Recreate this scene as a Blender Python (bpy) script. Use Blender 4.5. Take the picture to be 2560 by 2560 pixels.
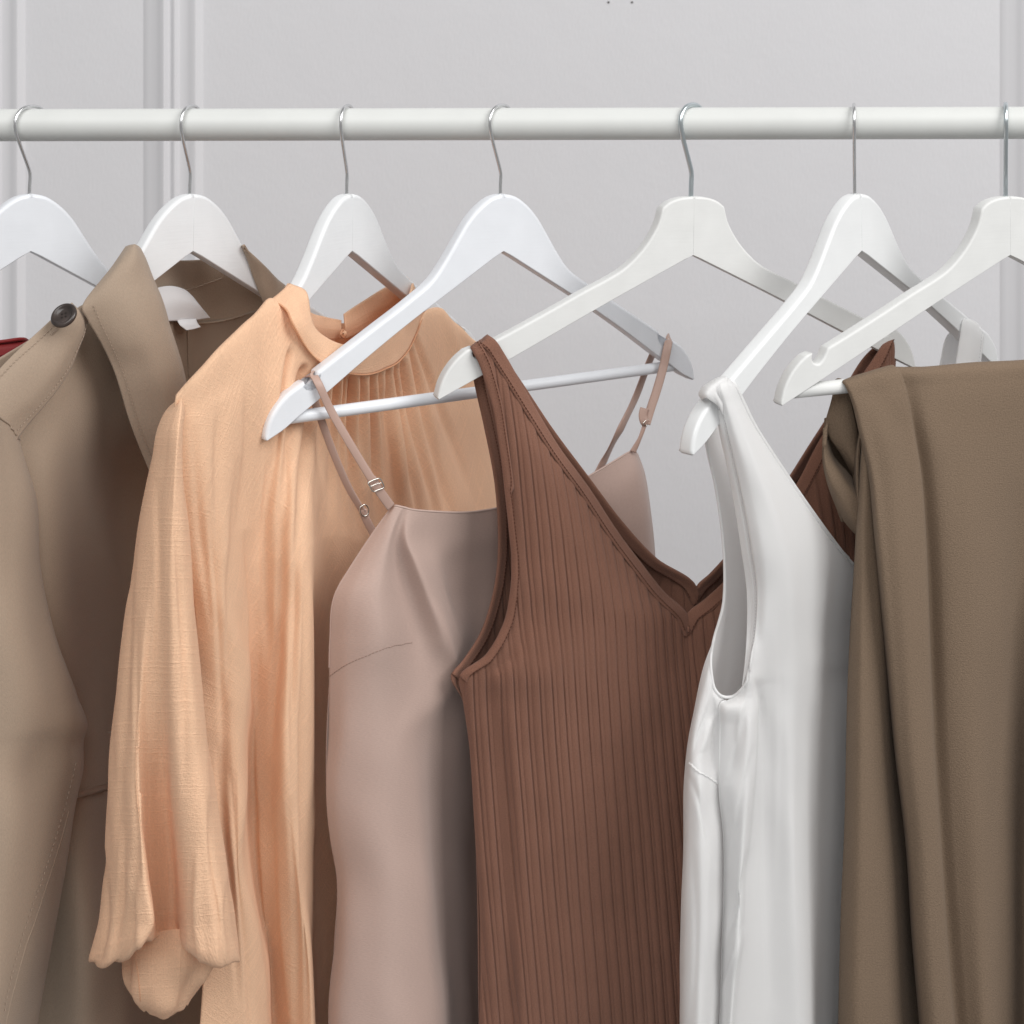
import bpy, math, random
import numpy as np
random.seed(4); rng = np.random.default_rng(7)
for o in list(bpy.data.objects): bpy.data.objects.remove(o)
sc = bpy.context.scene
COL = sc.collection
Z0 = 1.55                      # camera height (m); everything is measured down from it
D = 1.32                       # camera to clothes rail (m)
R = math.radians

# ------------------------------------------------------------------ camera
cam_d = bpy.data.cameras.new('camera'); cam = bpy.data.objects.new('camera', cam_d); COL.objects.link(cam)
cam.location = (0, -D, Z0); cam.rotation_euler = (R(90), 0, 0)
cam_d.sensor_width = 36; cam_d.lens = 36 * 2934 * D / 2560
cam_d.shift_y = -(1280 - 115) / 2560
cam_d.clip_start = .05; cam_d.clip_end = 50
cam_d.dof.use_dof = True; cam_d.dof.focus_distance = 1.24; cam_d.dof.aperture_fstop = 13
sc.camera = cam
sc.render.resolution_x = sc.render.resolution_y = 1024
# ------------------------------------------------------------------ light
w = bpy.data.worlds.new('World'); sc.world = w; w.use_nodes = True
bg = w.node_tree.nodes['Background']; bg.inputs[0].default_value = (1, .99, .98, 1); bg.inputs[1].default_value = .26
def area(name, loc, target, size, power, col=(1, 1, 1)):
    l = bpy.data.lights.new(name, 'AREA'); l.shape = 'RECTANGLE'; l.size, l.size_y = size; l.energy = power; l.color = col
    o = bpy.data.objects.new(name, l); COL.objects.link(o); o.location = loc
    v = np.array(target) - np.array(loc)
    o.rotation_euler = (math.atan2(math.hypot(v[0], v[1]), -v[2]), 0, math.atan2(v[1], v[0]) - math.pi / 2)
    return o
area('key_softbox', (3.1, -2.1, Z0 + 2.6), (0, .1, Z0 - .3), (3.0, 3.0), 150, (1, .985, .965))
area('fill_softbox', (-.7, -3.1, Z0 + 2.4), (0, .1, Z0 - .3), (3.0, 2.4), 78, (1, .99, .98))
sc.view_settings.view_transform = 'Standard'; sc.view_settings.look = 'None'
sc.view_settings.exposure = .28; sc.view_settings.gamma = 1
sc.render.engine = 'CYCLES'
sc.cycles.max_bounces = 14; sc.cycles.diffuse_bounces = 8; sc.cycles.transmission_bounces = 8

# ------------------------------------------------------------------ materials
def lin(c):
    return tuple(((v / 255) / 12.92 if v / 255 <= .04045 else ((v / 255 + .055) / 1.055) ** 2.4) for v in c) + (1,)
def mat(name, rgb, rough=.6, spec=.3, sheen=0., vary=.06, vscale=6., bump=None, metal=0., transl=0., fuzz=None, aniso_grain=None):
    """bump: list of (kind, scale_u, scale_v, rotation, strength) in UV metres"""
    m = bpy.data.materials.new(name); m.use_nodes = True
    nt = m.node_tree; N = nt.nodes; L = nt.links
    b = N['Principled BSDF']; out = N['Material Output']
    b.inputs['Roughness'].default_value = rough; b.inputs['Specular IOR Level'].default_value = spec; b.inputs['Metallic'].default_value = metal
    if sheen: b.inputs['Sheen Weight'].default_value = sheen; b.inputs['Sheen Roughness'].default_value = .5
    base = lin(rgb)
    tc = N.new('ShaderNodeTexCoord')
    n1 = N.new('ShaderNodeTexNoise'); n1.inputs['Scale'].default_value = vscale; n1.inputs['Detail'].default_value = 5
    L.new(tc.outputs['Object'], n1.inputs['Vector'])
    mr = N.new('ShaderNodeMapRange'); mr.inputs['From Min'].default_value = .3; mr.inputs['From Max'].default_value = .7
    mr.inputs['To Min'].default_value = 1 - vary; mr.inputs['To Max'].default_value = 1 + vary
    L.new(n1.outputs['Fac'], mr.inputs['Value'])
    val = mr.outputs['Result']
    h = None
    for kind, su, sv, rot, st, cst in (bump or []):
        mp = N.new('ShaderNodeMapping'); mp.inputs['Rotation'].default_value = (0, 0, R(rot)); 
        uv = N.new('ShaderNodeUVMap')
        L.new(uv.outputs['UV'], mp.inputs['Vector'])
        mp2 = N.new('ShaderNodeMapping'); mp2.inputs['Scale'].default_value = (su, sv, 1)
        L.new(mp.outputs['Vector'], mp2.inputs['Vector'])
        t = N.new('ShaderNodeTexNoise'); t.inputs['Scale'].default_value = 1; t.inputs['Detail'].default_value = 2; t.noise_dimensions = '2D'
        L.new(mp2.outputs['Vector'], t.inputs['Vector'])
        r2 = N.new('ShaderNodeMapRange')
        lo, hi = {'noise': (.3, .7), 'slub': (.52, .78)}[kind]
        r2.inputs['From Min'].default_value = lo; r2.inputs['From Max'].default_value = hi
        L.new(t.outputs['Fac'], r2.inputs['Value'])
        if cst:
            r3 = N.new('ShaderNodeMapRange'); r3.inputs['To Min'].default_value = 1 - cst * (.5 if kind == 'noise' else .15); r3.inputs['To Max'].default_value = 1 + cst
            L.new(r2.outputs['Result'], r3.inputs['Value'])
            mm = N.new('ShaderNodeMath'); mm.operation = 'MULTIPLY'; L.new(val, mm.inputs[0]); L.new(r3.outputs['Result'], mm.inputs[1]); val = mm.outputs[0]
        ms = N.new('ShaderNodeMath'); ms.operation = 'MULTIPLY'; ms.inputs[1].default_value = st
        L.new(r2.outputs['Result'], ms.inputs[0])
        if h is None: h = ms.outputs[0]
        else:
            ad = N.new('ShaderNodeMath'); ad.operation = 'ADD'; L.new(h, ad.inputs[0]); L.new(ms.outputs[0], ad.inputs[1]); h = ad.outputs[0]
    sm = N.new('ShaderNodeVectorMath'); sm.operation = 'SCALE'; sm.inputs[0].default_value = base[:3]
    L.new(val, sm.inputs['Scale']); L.new(sm.outputs['Vector'], b.inputs['Base Color'])
    if h is not None:
        bp = N.new('ShaderNodeBump'); bp.inputs['Strength'].default_value = 1; bp.inputs['Distance'].default_value = .001
        L.new(h, bp.inputs['Height']); L.new(bp.outputs['Normal'], b.inputs['Normal'])
    if transl:
        tr = N.new('ShaderNodeBsdfTranslucent'); L.new(sm.outputs['Vector'], tr.inputs['Color'])
        mx = N.new('ShaderNodeMixShader'); mx.inputs[0].default_value = transl
        L.new(b.outputs[0], mx.inputs[1]); L.new(tr.outputs[0], mx.inputs[2]); L.new(mx.outputs[0], out.inputs['Surface'])
    return m
M = dict(
    wall=mat('wall_paint', (206, 206, 209), .75, .2, vary=.012, vscale=3, bump=[('noise', 25, 25, 0, .14, .005), ('noise', 300, 120, 20, .10, .004)]),
    rail=mat('rail_enamel', (207, 209, 207), .45, .4, vary=.022, vscale=30),
    steel=mat('hook_steel', (220, 221, 222), .26, .5, metal=1, vary=.05),
    zinc=mat('hook_zinc', (205, 214, 217), .32, .5, metal=1, vary=.05),
    cool=mat('hanger_cool_white', (221, 224, 229), .32, .45, vary=.02, vscale=45, bump=[('noise', 40, 500, 0, .02, 0)]),
    warm=mat('hanger_warm_white', (222, 224, 226), .42, .4, vary=.022, vscale=45, bump=[('noise', 40, 500, 0, .03, 0)]),
    cream=mat('hanger_cream_white', (216, 217, 216), .55, .35, vary=.025, vscale=45, bump=[('noise', 40, 500, 0, .02, .006)]),
    gloss=mat('hanger_gloss_white', (225, 227, 228), .28, .45, vary=.02, vscale=45, bump=[('noise', 40, 500, 0, .02, 0)]),
    trench=mat('trench_cotton', (157, 139, 122), .75, .25, .15, .03, 9, [('noise', 1500, 400, 8, .08, .06), ('noise', 400, 1500, 8, .06, .04)]),
    trench_in=mat('trench_lining', (144, 127, 112), .45, .4, .0, .03, 9, [('noise', 900, 2000, 0, .05, .02)]),
    thread=mat('trench_thread', (170, 152, 136), .8, .2),
    label=mat('label_satin', (214, 214, 216), .45, .4, bump=[('noise', 300, 3000, 0, .04, .01)]),
    horn=mat('button_horn', (58, 50, 47), .25, .5, vary=.5, vscale=70),
    peach=mat('peach_linen', (245, 206, 172), .85, .15, .1, .02, 8,
              [('slub', 14, 520, 0, .20, .06), ('slub', 520, 18, 0, .16, .04), ('noise', 1500, 500, 0, .16, .05), ('noise', 500, 1500, 0, .16, .05)], transl=.22),
    peach_bias=mat('peach_linen_bias', (245, 206, 172), .85, .15, .1, .02, 8,
              [('slub', 14, 520, 50, .20, .06), ('slub', 520, 18, 50, .14, .04), ('noise', 1500, 500, 50, .16, .05), ('noise', 500, 1500, 50, .16, .05)], transl=.22),
    peach_thread=mat('peach_thread', (208, 156, 122), .8, .2),
    cami=mat('camisole_satin', (182, 158, 148), .5, .3, .15, .015, 6, [('noise', 300, 1500, 10, .06, .05)], transl=.04),
    strap=mat('strap_satin', (176, 148, 136), .40, .4, .1, .03, 20, [('noise', 700, 2200, 0, .05, .03)]),
    cami_thread=mat('camisole_thread', (152, 130, 120), .7, .2),
    silver=mat('slider_metal', (200, 196, 190), .2, .5, metal=1),
    tank=mat('tank_jersey', (126, 90, 75), .95, .1, .12, .05, 30, [('noise', 700, 1500, 0, .2, .14), ('noise', 1500, 1500, 0, .2, .14)]),
    tank_thread=mat('tank_thread', (88, 56, 45), .9, .1),
    white=mat('white_crepe', (244, 244, 244), .9, .06, .15, .01, 6, [('noise', 1600, 1600, 0, .10, .012)], transl=.4),
    trousers=mat('trouser_crepe', (119, 102, 86), .95, .05, .05, .03, 12, [('noise', 560, 760, 0, .16, .11), ('noise', 1300, 1500, 0, .15, .14)]),
    red=mat('red_satin', (118, 22, 24), .55, .3, .1, .04),
    hole=mat('hole_dark', (40, 36, 34), .9, .1),
)

# ------------------------------------------------------------------ helpers
def tag(o, label, cat, group=None, kind=None):
    if label: o['label'] = label
    if cat: o['category'] = cat
    if group: o['group'] = group
    if kind: o['kind'] = kind
    return o
def empty(name, loc):
    o = bpy.data.objects.new(name, None); COL.objects.link(o); o.location = loc; o.empty_display_size = .02
    return o
def link(name, me, m, parent=None):
    o = bpy.data.objects.new(name, me); COL.objects.link(o)
    if m: me.materials.append(m)
    if parent is not None:
        o.parent = parent
        q = np.array((0., 0., 0.)); p = parent
        while p is not None: q += np.array(p.location); p = p.parent
        me.transform(__import__('mathutils').Matrix.Translation((-q[0], -q[1], -q[2])))
    return o
def raw(name, V, F, m, parent=None, smooth=True, uv=None):
    me = bpy.data.meshes.new(name); me.from_pydata([tuple(v) for v in V], [], [tuple(f) for f in F]); me.validate()
    if smooth: me.polygons.foreach_set('use_smooth', np.ones(len(me.polygons), bool))
    if uv is not None:
        l = me.uv_layers.new(name='UVMap'); vi = np.zeros(len(me.loops), int); me.loops.foreach_get('vertex_index', vi)
        l.data.foreach_set('uv', np.asarray(uv)[vi].astype(np.float32).ravel())
    return link(name, me, m, parent)
def crom(T, Pn, t):
    """non-uniform cubic Hermite (finite-difference tangents) of Pn (n,...) at knots T"""
    T = np.asarray(T, float); Pn = np.asarray(Pn, float); t = np.asarray(t, float); n = len(T)
    if n == 2:
        k = ((t - T[0]) / (T[1] - T[0])).reshape((-1,) + (1,) * (Pn.ndim - 1)); return Pn[0] * (1 - k) + Pn[1] * k
    dT = np.diff(T).reshape((-1,) + (1,) * (Pn.ndim - 1)); dl = np.diff(Pn, axis=0) / dT
    m = np.empty_like(Pn); m[0] = dl[0]; m[-1] = dl[-1]
    m[1:-1] = (dl[:-1] * dT[1:] + dl[1:] * dT[:-1]) / (dT[1:] + dT[:-1])
    i = np.clip(np.searchsorted(T, t, side='right') - 1, 0, n - 2)
    h = (T[i + 1] - T[i]); s = (t - T[i]) / h
    sh = (-1,) + (1,) * (Pn.ndim - 1); s = s.reshape(sh); h = h.reshape(sh)
    return ((1 + 2 * s) * (1 - s) ** 2) * Pn[i] + s * (1 - s) ** 2 * h * m[i] + s * s * (3 - 2 * s) * Pn[i + 1] + s * s * (s - 1) * h * m[i + 1]
def knots(G):
    d = np.sqrt((np.diff(G, axis=0) ** 2).sum(-1))
    d = d.mean(axis=tuple(range(1, d.ndim))) if d.ndim > 1 else d
    d = np.maximum(d, 1e-4) ** .8
    T = np.concatenate([[0], np.cumsum(d)]); return T / T[-1]
def smooth_path(P, n):
    P = np.asarray(P, float); T = knots(P[:, None, :]); return crom(T, P, np.linspace(0, 1, n))
def tube(name, path, r, m, parent=None, seg=10, cap=True, sx=None):
    """round tube along a 3D path; r scalar or per-point"""
    P = np.asarray(path, float); n = len(P); r = np.broadcast_to(np.asarray(r, float), (n,))
    t = np.gradient(P, axis=0); t /= np.linalg.norm(t, axis=1)[:, None] + 1e-12
    ref = np.array((0, 0, 1.)) if abs(t[0][2]) < .9 else np.array((1., 0, 0))
    a = np.cross(t[0], ref); a /= np.linalg.norm(a)
    V = []; F = []
    for i in range(n):
        a = a - t[i] * (a @ t[i]); a /= np.linalg.norm(a); b = np.cross(t[i], a)
        for k in range(seg):
            g = 2 * math.pi * k / seg; V.append(P[i] + r[i] * (math.cos(g) * a + math.sin(g) * b))
    for i in range(n - 1):
        for k in range(seg): F.append((i * seg + k, i * seg + (k + 1) % seg, (i + 1) * seg + (k + 1) % seg, (i + 1) * seg + k))
    if cap: F.append(tuple(range(seg))[::-1]); F.append(tuple((n - 1) * seg + k for k in range(seg)))
    return raw(name, V, F, m, parent)

# ------------------------------------------------------------------ hanger poses (source-pixel hook position -> metres on the rail)
POSE = {}
def pose(k, px, th, roll): POSE[k] = ((px - 1280) / 2934, R(th), R(roll))
pose(1, 79, 40, -1.5); pose(2, 479, 49, -1.5); pose(3, 869, 61, -1.0); pose(4, 1254, 35.7, -1.08)
pose(5, 1731, 20.7, -1.03); pose(6, 2135, 42.5, .76); pose(7, 2514, 22, 0)
ZR = -(310 - 115) / 2934        # rail axis below camera height
ZP = ZR + .0168                 # hook contact
def local(k, s, z, n=0.):
    """hanger-plane coordinates -> world"""
    X, th, ro = POSE[k]
    s2 = s * math.cos(ro) - (z - ZP) * math.sin(ro); z2 = ZP + s * math.sin(ro) + (z - ZP) * math.cos(ro)
    return np.array((X + s2 * math.cos(th) + n * math.sin(th), s2 * math.sin(th) - n * math.cos(th), Z0 + z2))
FU = 2934 * D * .7547; HU = 115 * .7547
def at(px, py, Y):
    """a point seen at (px,py) of the 1932-unit survey grid at depth Y behind the rail"""
    L = D + Y; return np.array(((px - 966) / FU * L, Y, Z0 + (HU - py) / FU * L))
def P(k, px, py, n=0.):
    """the same, on hanger plane k pushed n metres towards the camera side"""
    X, th, _ = POSE[k]; nx, ny = math.sin(th), -math.cos(th)
    rx = (px - 966) / FU
    L = ((X + n * nx) * nx + (n * ny + D) * ny) / (rx * nx + ny)
    return np.array((rx * L, L - D, Z0 + (HU - py) / FU * L))

def wrinkle(amp, f0, seed, stretch=(1, 1), n=9):
    g = np.random.default_rng(seed)
    an = g.uniform(0, math.pi, n); fr = f0 * g.uniform(.5, 2.2, n); ph = g.uniform(0, 6.28, n); am = g.uniform(.3, 1, n) / n * 2.2
    def f(U, V):
        r = 0
        for i in range(n):
            r = r + am[i] * np.sin(6.283 * fr[i] * (np.cos(an[i]) * U * stretch[0] + np.sin(an[i]) * V * stretch[1]) + ph[i] + 1.3 * np.sin(5 * V * f0 / 3 + i))
        return amp * r
    return f
SHEETS = {}
def sheet(name, G, m, parent, nu=80, nv=120, disp=None, thick=.0011, flip=None, uvrot=0, out=None):
    """G: rows x cols control points (world). Smooth bicubic cloth sheet, displaced along its normals, with thickness."""
    G = np.array(G, float)
    Tv = knots(G); Tu = knots(np.swapaxes(G, 0, 1))
    A = crom(Tv, G, np.linspace(0, 1, nv)); A = np.swapaxes(crom(Tu, np.swapaxes(A, 0, 1), np.linspace(0, 1, nu)), 0, 1)
    du = np.gradient(A, axis=1); dv = np.gradient(A, axis=0)
    Nn = np.cross(du, dv); Nn /= np.linalg.norm(Nn, axis=2)[..., None] + 1e-12
    camv = np.array((0, -D, Z0)) - A
    if flip is None: flip = (Nn * camv).sum(-1).mean() < 0
    if flip: Nn = -Nn
    lu = np.concatenate([np.zeros((nv, 1)), np.cumsum(np.linalg.norm(np.diff(A, axis=1), axis=2), axis=1)], 1)
    lu = lu - lu[:, nu // 2:nu // 2 + 1]
    lv = np.concatenate([np.zeros((1, nu)), np.cumsum(np.linalg.norm(np.diff(A, axis=0), axis=2), axis=0)], 0)
    lv = np.broadcast_to(lv[:, nu // 2:nu // 2 + 1], lv.shape)
    UU, VV = np.meshgrid(np.linspace(0, 1, nu), np.linspace(0, 1, nv))
    SHEETS[(out or name) + '_base'] = (A, Nn)
    if disp is not None:
        A = A + Nn * disp(A, lu, lv, UU, VV)[..., None]
    A0 = A
    if A[-1, :, 2].mean() < Z0 - .72:          # the cloth hangs on below the frame
        e = np.linspace(.03, .42, 14)
        sl_ = (A[-1] - A[-8]); sl_ = sl_ / np.maximum(np.abs(sl_[:, 2:3]), 1e-4); sl_[:, 2] = -1; sl_[:, :2] = np.clip(sl_[:, :2], -.15, .15) * .5
        ex = A[-1][None] + e[:, None, None] * sl_[None]
        A = np.concatenate([A, ex]); nv = nv + len(e)
        lu = np.concatenate([lu, np.repeat(lu[-1:], len(e), 0)]); lv = np.concatenate([lv, lv[-1:] + e[:, None]])
    V = A.reshape(-1, 3)
    idx = np.arange(nu * nv).reshape(nv, nu)
    q = np.stack([idx[:-1, :-1], idx[:-1, 1:], idx[1:, 1:], idx[1:, :-1]], -1).reshape(-1, 4)
    # numeric orientation check of the first-quad convention
    if not flip: pass
    else: q = q[:, ::-1]
    o = raw(name, V, q, m, parent, True, np.stack([lu, lv], -1).reshape(-1, 2))
    if thick:
        s = o.modifiers.new('thickness', 'SOLIDIFY'); s.thickness = thick; s.offset = -1
    SHEETS[out or name] = (A0, Nn)
    return o
def rows(k, L):
    """[(py,[(px,n),...])] or [[(px,py,n),...]] -> control grid on plane k"""
    out = []
    for r in L:
        if isinstance(r, tuple): out.append([P(k, x, r[0], n) for x, n in r[1]])
        else: out.append([P(k, x, y, n) for x, y, n in r])
    return out
def sub(key, u=None, v=None, off=0., a=0., b=1., n=120):
    """a polyline on a finished sheet at constant u or v, raised by off"""
    A, N = SHEETS[key]; nv, nu = A.shape[:2]
    if u is not None:
        i = min(nu - 1, int(u * (nu - 1) + .5)); X = A[:, i] + N[:, i] * off
    else:
        i = min(nv - 1, int(v * (nv - 1) + .5)); X = A[i] + N[i] * off
    j0, j1 = int(a * (len(X) - 1)), int(b * (len(X) - 1)) + 1
    return smooth_path(X[j0:j1:max(1, (j1 - j0) // 40)], n)
def vfrac(key, u, py):
    A, N = SHEETS[key]; c = A[:, int(u * (A.shape[1] - 1))]; q = HU - (c[:, 2] - Z0) / (c[:, 1] + D) * FU
    return float(np.argmin(np.abs(q - py))) / (len(c) - 1)
def stitches(name, path, m, parent, pitch=.0032, gap=.35, r=.00035):
    """a dashed row of sewn thread, one mesh"""
    Pp = np.asarray(path); d = np.concatenate([[0], np.cumsum(np.linalg.norm(np.diff(Pp, axis=0), axis=1))])
    V = []; F = []
    for i in range(int(d[-1] / pitch)):
        a, b = i * pitch, (i + 1 - gap) * pitch
        p = np.array([np.interp(a, d, Pp[:, c]) for c in range(3)]); q = np.array([np.interp(b, d, Pp[:, c]) for c in range(3)])
        t = q - p; t /= np.linalg.norm(t) + 1e-12
        e = np.cross(t, (0, 1, 0)); e /= np.linalg.norm(e) + 1e-12; g = np.cross(t, e); o = len(V)
        for c, s in ((p, .6), ((p + q) / 2, 1.), (q, .6)):
            for k in range(4):
                V.append(c + r * s * (math.cos(k * math.pi / 2) * e + math.sin(k * math.pi / 2) * g))
        for j in (0, 4):
            for k in range(4): F.append((o + j + k, o + j + (k + 1) % 4, o + j + 4 + (k + 1) % 4, o + j + 4 + k))
    return raw(name, V, F, m, parent)

# ================================================================== the setting
YW = .8; SW = 2934 * D / (D + YW)
def wx(px): return (px - 1280) / SW
wall = raw('wall', [(-3, YW, Z0 - 1.6), (3, YW, Z0 - 1.6), (3, YW, Z0 + 1.4), (-3, YW, Z0 + 1.4)], [(0, 1, 2, 3)], M['wall'], None, False, [(-3, 0), (3, 0), (3, 3), (-3, 3)])
tag(wall, 'smooth pale grey panelled wall behind the clothes rail', 'wall', kind='structure')
MP = [(0, 0), (2, 1.6), (6, 3.6), (12, 5.6), (18, 8), (24, 11.6), (27, 12.8), (29.5, 9.6), (32, 6.4), (33.5, 6.2), (36, 8.4), (38.8, 9.6), (41, 7), (43, 4.6), (45, 4.4), (52, 5.2), (59, 8), (62.5, 8.8), (66, 5), (69.5, 1.2), (73.6, 0)]
def moulding(px, mirror=False):
    V = []; F = []
    pts = smooth_path([(a, b, 0) for a, b in MP], 110)
    for zz in (Z0 - 1.6, Z0 + 1.4):
        for p in pts: V.append((wx(px) + (-1 if mirror else 1) * p[0] * 1.19 / 1000, YW + .001 - max(0, p[1]) * 1.0 / 1000, zz))
    n = len(pts)
    for i in range(n - 1): F.append((i, i + 1, n + i + 1, n + i) if not mirror else (i + 1, i, n + i, n + i + 1))
    return raw('moulding', V, F, M['wall'], wall)
moulding(356); moulding(-88); moulding(2497)
for px in (1521, 1580):
    raw('nail_hole', [(wx(px) + .0015 * math.cos(a * .524), YW - .0006, Z0 + (115 - 6) / SW + .0015 * math.sin(a * .524)) for a in range(12)], [tuple(range(12))], M['hole'], wall, False)

# ================================================================== rail
pth = [(x, 0, Z0 + ZR + .0023 * x) for x in np.linspace(-.95, .95, 40)]
rail = tube('clothes_rail', pth, .0138, M['rail'], None, 64)
tag(rail, 'thick white enamelled clothes rail running across the picture', 'clothes rail')

# ================================================================== hangers
TA = [(0, -125.5), (12, -128), (26, -136.8), (36.5, -147.3), (46, -160.5), (57, -176.5), (71, -193.5), (93, -208.5), (127, -228.5), (150, -242), (176, -257.3)]
TA_END = [(190, -265.3), (202, -272), (211, -280.5), (217.5, -290.5), (220.5, -300), (221, -305)]
TA_B = [(219, -306.6), (205, -299.8), (192, -291), (175, -280.3), (140, -257), (97, -230), (50, -202.8), (0, -174.2)]
TB = [(0, -127.9), (13, -129), (23, -132.3), (29.3, -136.8)]
TB2 = [(29.6, -137.2), (33, -149.5), (41, -163.5), (52, -176.5), (65, -187.3), (80, -195.3), (96, -202.5), (130, -219), (168, -236.8), (181, -242.6)]
TB_END = [(202.5, -248), (210, -254), (218, -263.5), (223, -273), (226, -284)]
TB_B = [(224.5, -286), (213, -280.6), (193, -271), (140, -245), (88, -219.3), (36, -194.5), (0, -177.5)]
def curve2(pts, n): return [tuple(p[:2]) for p in smooth_path([(a, b, 0) for a, b in pts], n)]
def half_outline(kind):
    """right half of a wooden hanger, top seam -> tip -> bottom seam (mm)"""
    if kind == 'A':
        slot = curve2([(176.6, -258.2), (178.4, -265.5), (181.5, -268.6), (185.6, -267.6), (187.6, -264.4)], 9)
        return curve2(TA, 46) + slot + curve2(TA_END, 18) + curve2(TA_B[:3], 8) + curve2(TA_B[2:], 24)[1:]
    slot = curve2([(182, -243.6), (186.3, -251.5), (190.3, -255.2), (195.3, -253.6), (196.6, -248.8), (196, -246)], 13)
    return curve2(TB, 14) + curve2(TB2, 46)[1:] + slot + curve2(TB_END, 18) + curve2(TB_B[:3], 8) + curve2(TB_B[2:], 24)[1:]
def wood(name, k, sides, kind, m, parent, t, r, seam):
    H = half_outline(kind)
    if sides == 'both': out = [(-a, b) for a, b in H[::-1]][:-1] + H; out = out[:-1] if abs(out[0][0] - out[-1][0]) < 1e-6 else out
    elif sides == 'R': out = H
    else: out = [(-a, b) for a, b in H]
    O = np.array(out); n = len(O)
    nx, pv = np.roll(O, -1, 0), np.roll(O, 1, 0)
    e1 = O - pv; e2 = nx - O
    e1 /= np.linalg.norm(e1, axis=1)[:, None] + 1e-9; e2 /= np.linalg.norm(e2, axis=1)[:, None] + 1e-9
    ar = 0.5 * np.sum(O[:, 0] * nx[:, 1] - nx[:, 0] * O[:, 1]); sg = 1 if ar > 0 else -1
    n1 = sg * np.stack([-e1[:, 1], e1[:, 0]], 1); n2 = sg * np.stack([-e2[:, 1], e2[:, 0]], 1)
    mi = n1 + n2; mi /= np.maximum(np.linalg.norm(mi, axis=1), .35)[:, None]; 
    ins = np.full(n, r)
    topw = np.ones(n)
    if sides != 'both':
        for j in range(n):
            if abs(O[j][0]) < .01: mi[j] = (( 1 if sides == 'R' else -1) * seam / r, -1. if O[j][1] > -150 else .45)
    # underside edges are crisper than the shoulder edges
    low = np.array([1. if (n1[j][1] + n2[j][1]) < 0 else .4 for j in range(n)])
    rings = []
    for a in np.linspace(0, 90, 6):
        i_ = r * (1 - math.sin(R(a))) if False else r * (1 - math.cos(R(a)))
        h_ = t / 2 - r * (1 - math.sin(R(a))) if False else None
        rings.append((r * (1 - math.sin(R(90 - a))), t / 2 - r * (1 - math.cos(R(90 - a)))))
    V = []; 
    seq = [(i_, h_) for i_, h_ in rings]           # from side (inset 0) to front cap
    full = [(i_, -h_) for i_, h_ in seq[::-1]] + seq
    for i_, h_ in full:
        for j in range(n):
            q = O[j] + mi[j] * i_ * low[j]
            V.append(local(k, q[0] / 1000, q[1] / 1000, h_ / 1000))
    F = []
    for a in range(len(full) - 1):
        for j in range(n):
            f = (a * n + j, a * n + (j + 1) % n, (a + 1) * n + (j + 1) % n, (a + 1) * n + j)
            F.append(f if sg > 0 else f[::-1])
    c1 = tuple(range(n)); c2 = tuple((len(full) - 1) * n + j for j in range(n))
    F.append(c1[::-1] if sg > 0 else c1); F.append(c2 if sg > 0 else c2[::-1])
    uv = [(q[0] / 1000, q[1] / 1000) for _ in full for q in O]
    o = raw(name, V, F, m, parent, True, uv)
    me = o.data; me.polygons[-1].use_smooth = False; me.polygons[-2].use_smooth = False
    return o
HOOKDX = {1: .0082, 2: .0045, 3: .0033, 4: .0098, 5: .0126, 6: .0035, 7: .005}
def hanger(k, kind, m, split, label, bar=False, hookm='steel', t=13., wire=.0015):
    X = POSE[k][0]; root = empty('clothes_hanger', (X, 0, Z0 + ZP))
    tag(root, label, 'hanger', 'white wooden hangers on the rail')
    r = 3.2 if kind == 'A' else 2.0
    if split:
        wood('shoulder', k, 'L', kind, M[m], root, t, r, .22); wood('shoulder', k, 'R', kind, M[m], root, t, r, .22)
    else:
        wood('shoulder', k, 'L', kind, M[m], root, t, r, 0); wood('shoulder', k, 'R', kind, M[m], root, t, r, 0)
    yaw = math.atan2(.0165, HOOKDX[k]); c, s = math.cos(yaw), math.sin(yaw)
    zb = -.132
    ro = POSE[k][2]
    base = local(k, 0, zb)
    pts = [(0, zb), (0, -.120), (0, -.1085), (-1.2, -.1050), (-5.5, -.0965), (-11, -.0862), (-16, -.0765), (-18.8, -.0690), (-19, -.0625), (-16.2, -.0565), (-10.5, -.0522), (-4, -.0506), (2, -.0505), (9, -.0518), (15.5, -.0560), (18.6, -.0625), (18.6, -.069), (17, -.0745)]
    dz = X * .0023
    path = []
    for a, z in pts:
        f = np.clip((z - zb) / .06, 0, 1); bx = base * (1 - f) + np.array((X, 0, 0)) * f
        path.append((bx[0] + a / 1000 * c, bx[1] + a / 1000 * s, Z0 + z + dz * f))
    tube('hook', smooth_path(path, 90), wire, M[hookm], root, 14)
    if bar:
        if kind == 'A': a, b = local(k, -.209, -.2922), local(k, .209, -.2922)
        else: a, b = local(k, -.212, -.2765), local(k, .212, -.2765)
        tube('trouser_bar', [a + (b - a) * q for q in np.linspace(0, 1, 12)], .0049 if kind == 'A' else .0058, M[m], root, 24)
    return root
hanger(1, 'A', 'cool', False, 'leftmost white wooden hanger, cut by the picture edge above the trench coat shoulder strap')
hanger(2, 'A', 'warm', True, 'white wooden hanger inside the collar of the beige trench coat')
hanger(3, 'A', 'warm', True, 'white wooden hanger inside the neck of the peach blouse')
hanger(4, 'A', 'cool', False, 'cool white wooden hanger with round bar, holding the taupe camisole', True)
hanger(5, 'B', 'cream', True, 'cream white flared hanger carrying the brown ribbed tank top', False, 'zinc', 12.5, .0021)
hanger(6, 'A', 'gloss', True, 'glossy white wooden hanger carrying the white sleeveless top', False, 'steel', 14.)
hanger(7, 'B', 'cream', True, 'cream white notched hanger with the olive trousers over its bar', True, 'zinc', 12.5, .0019)

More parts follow.
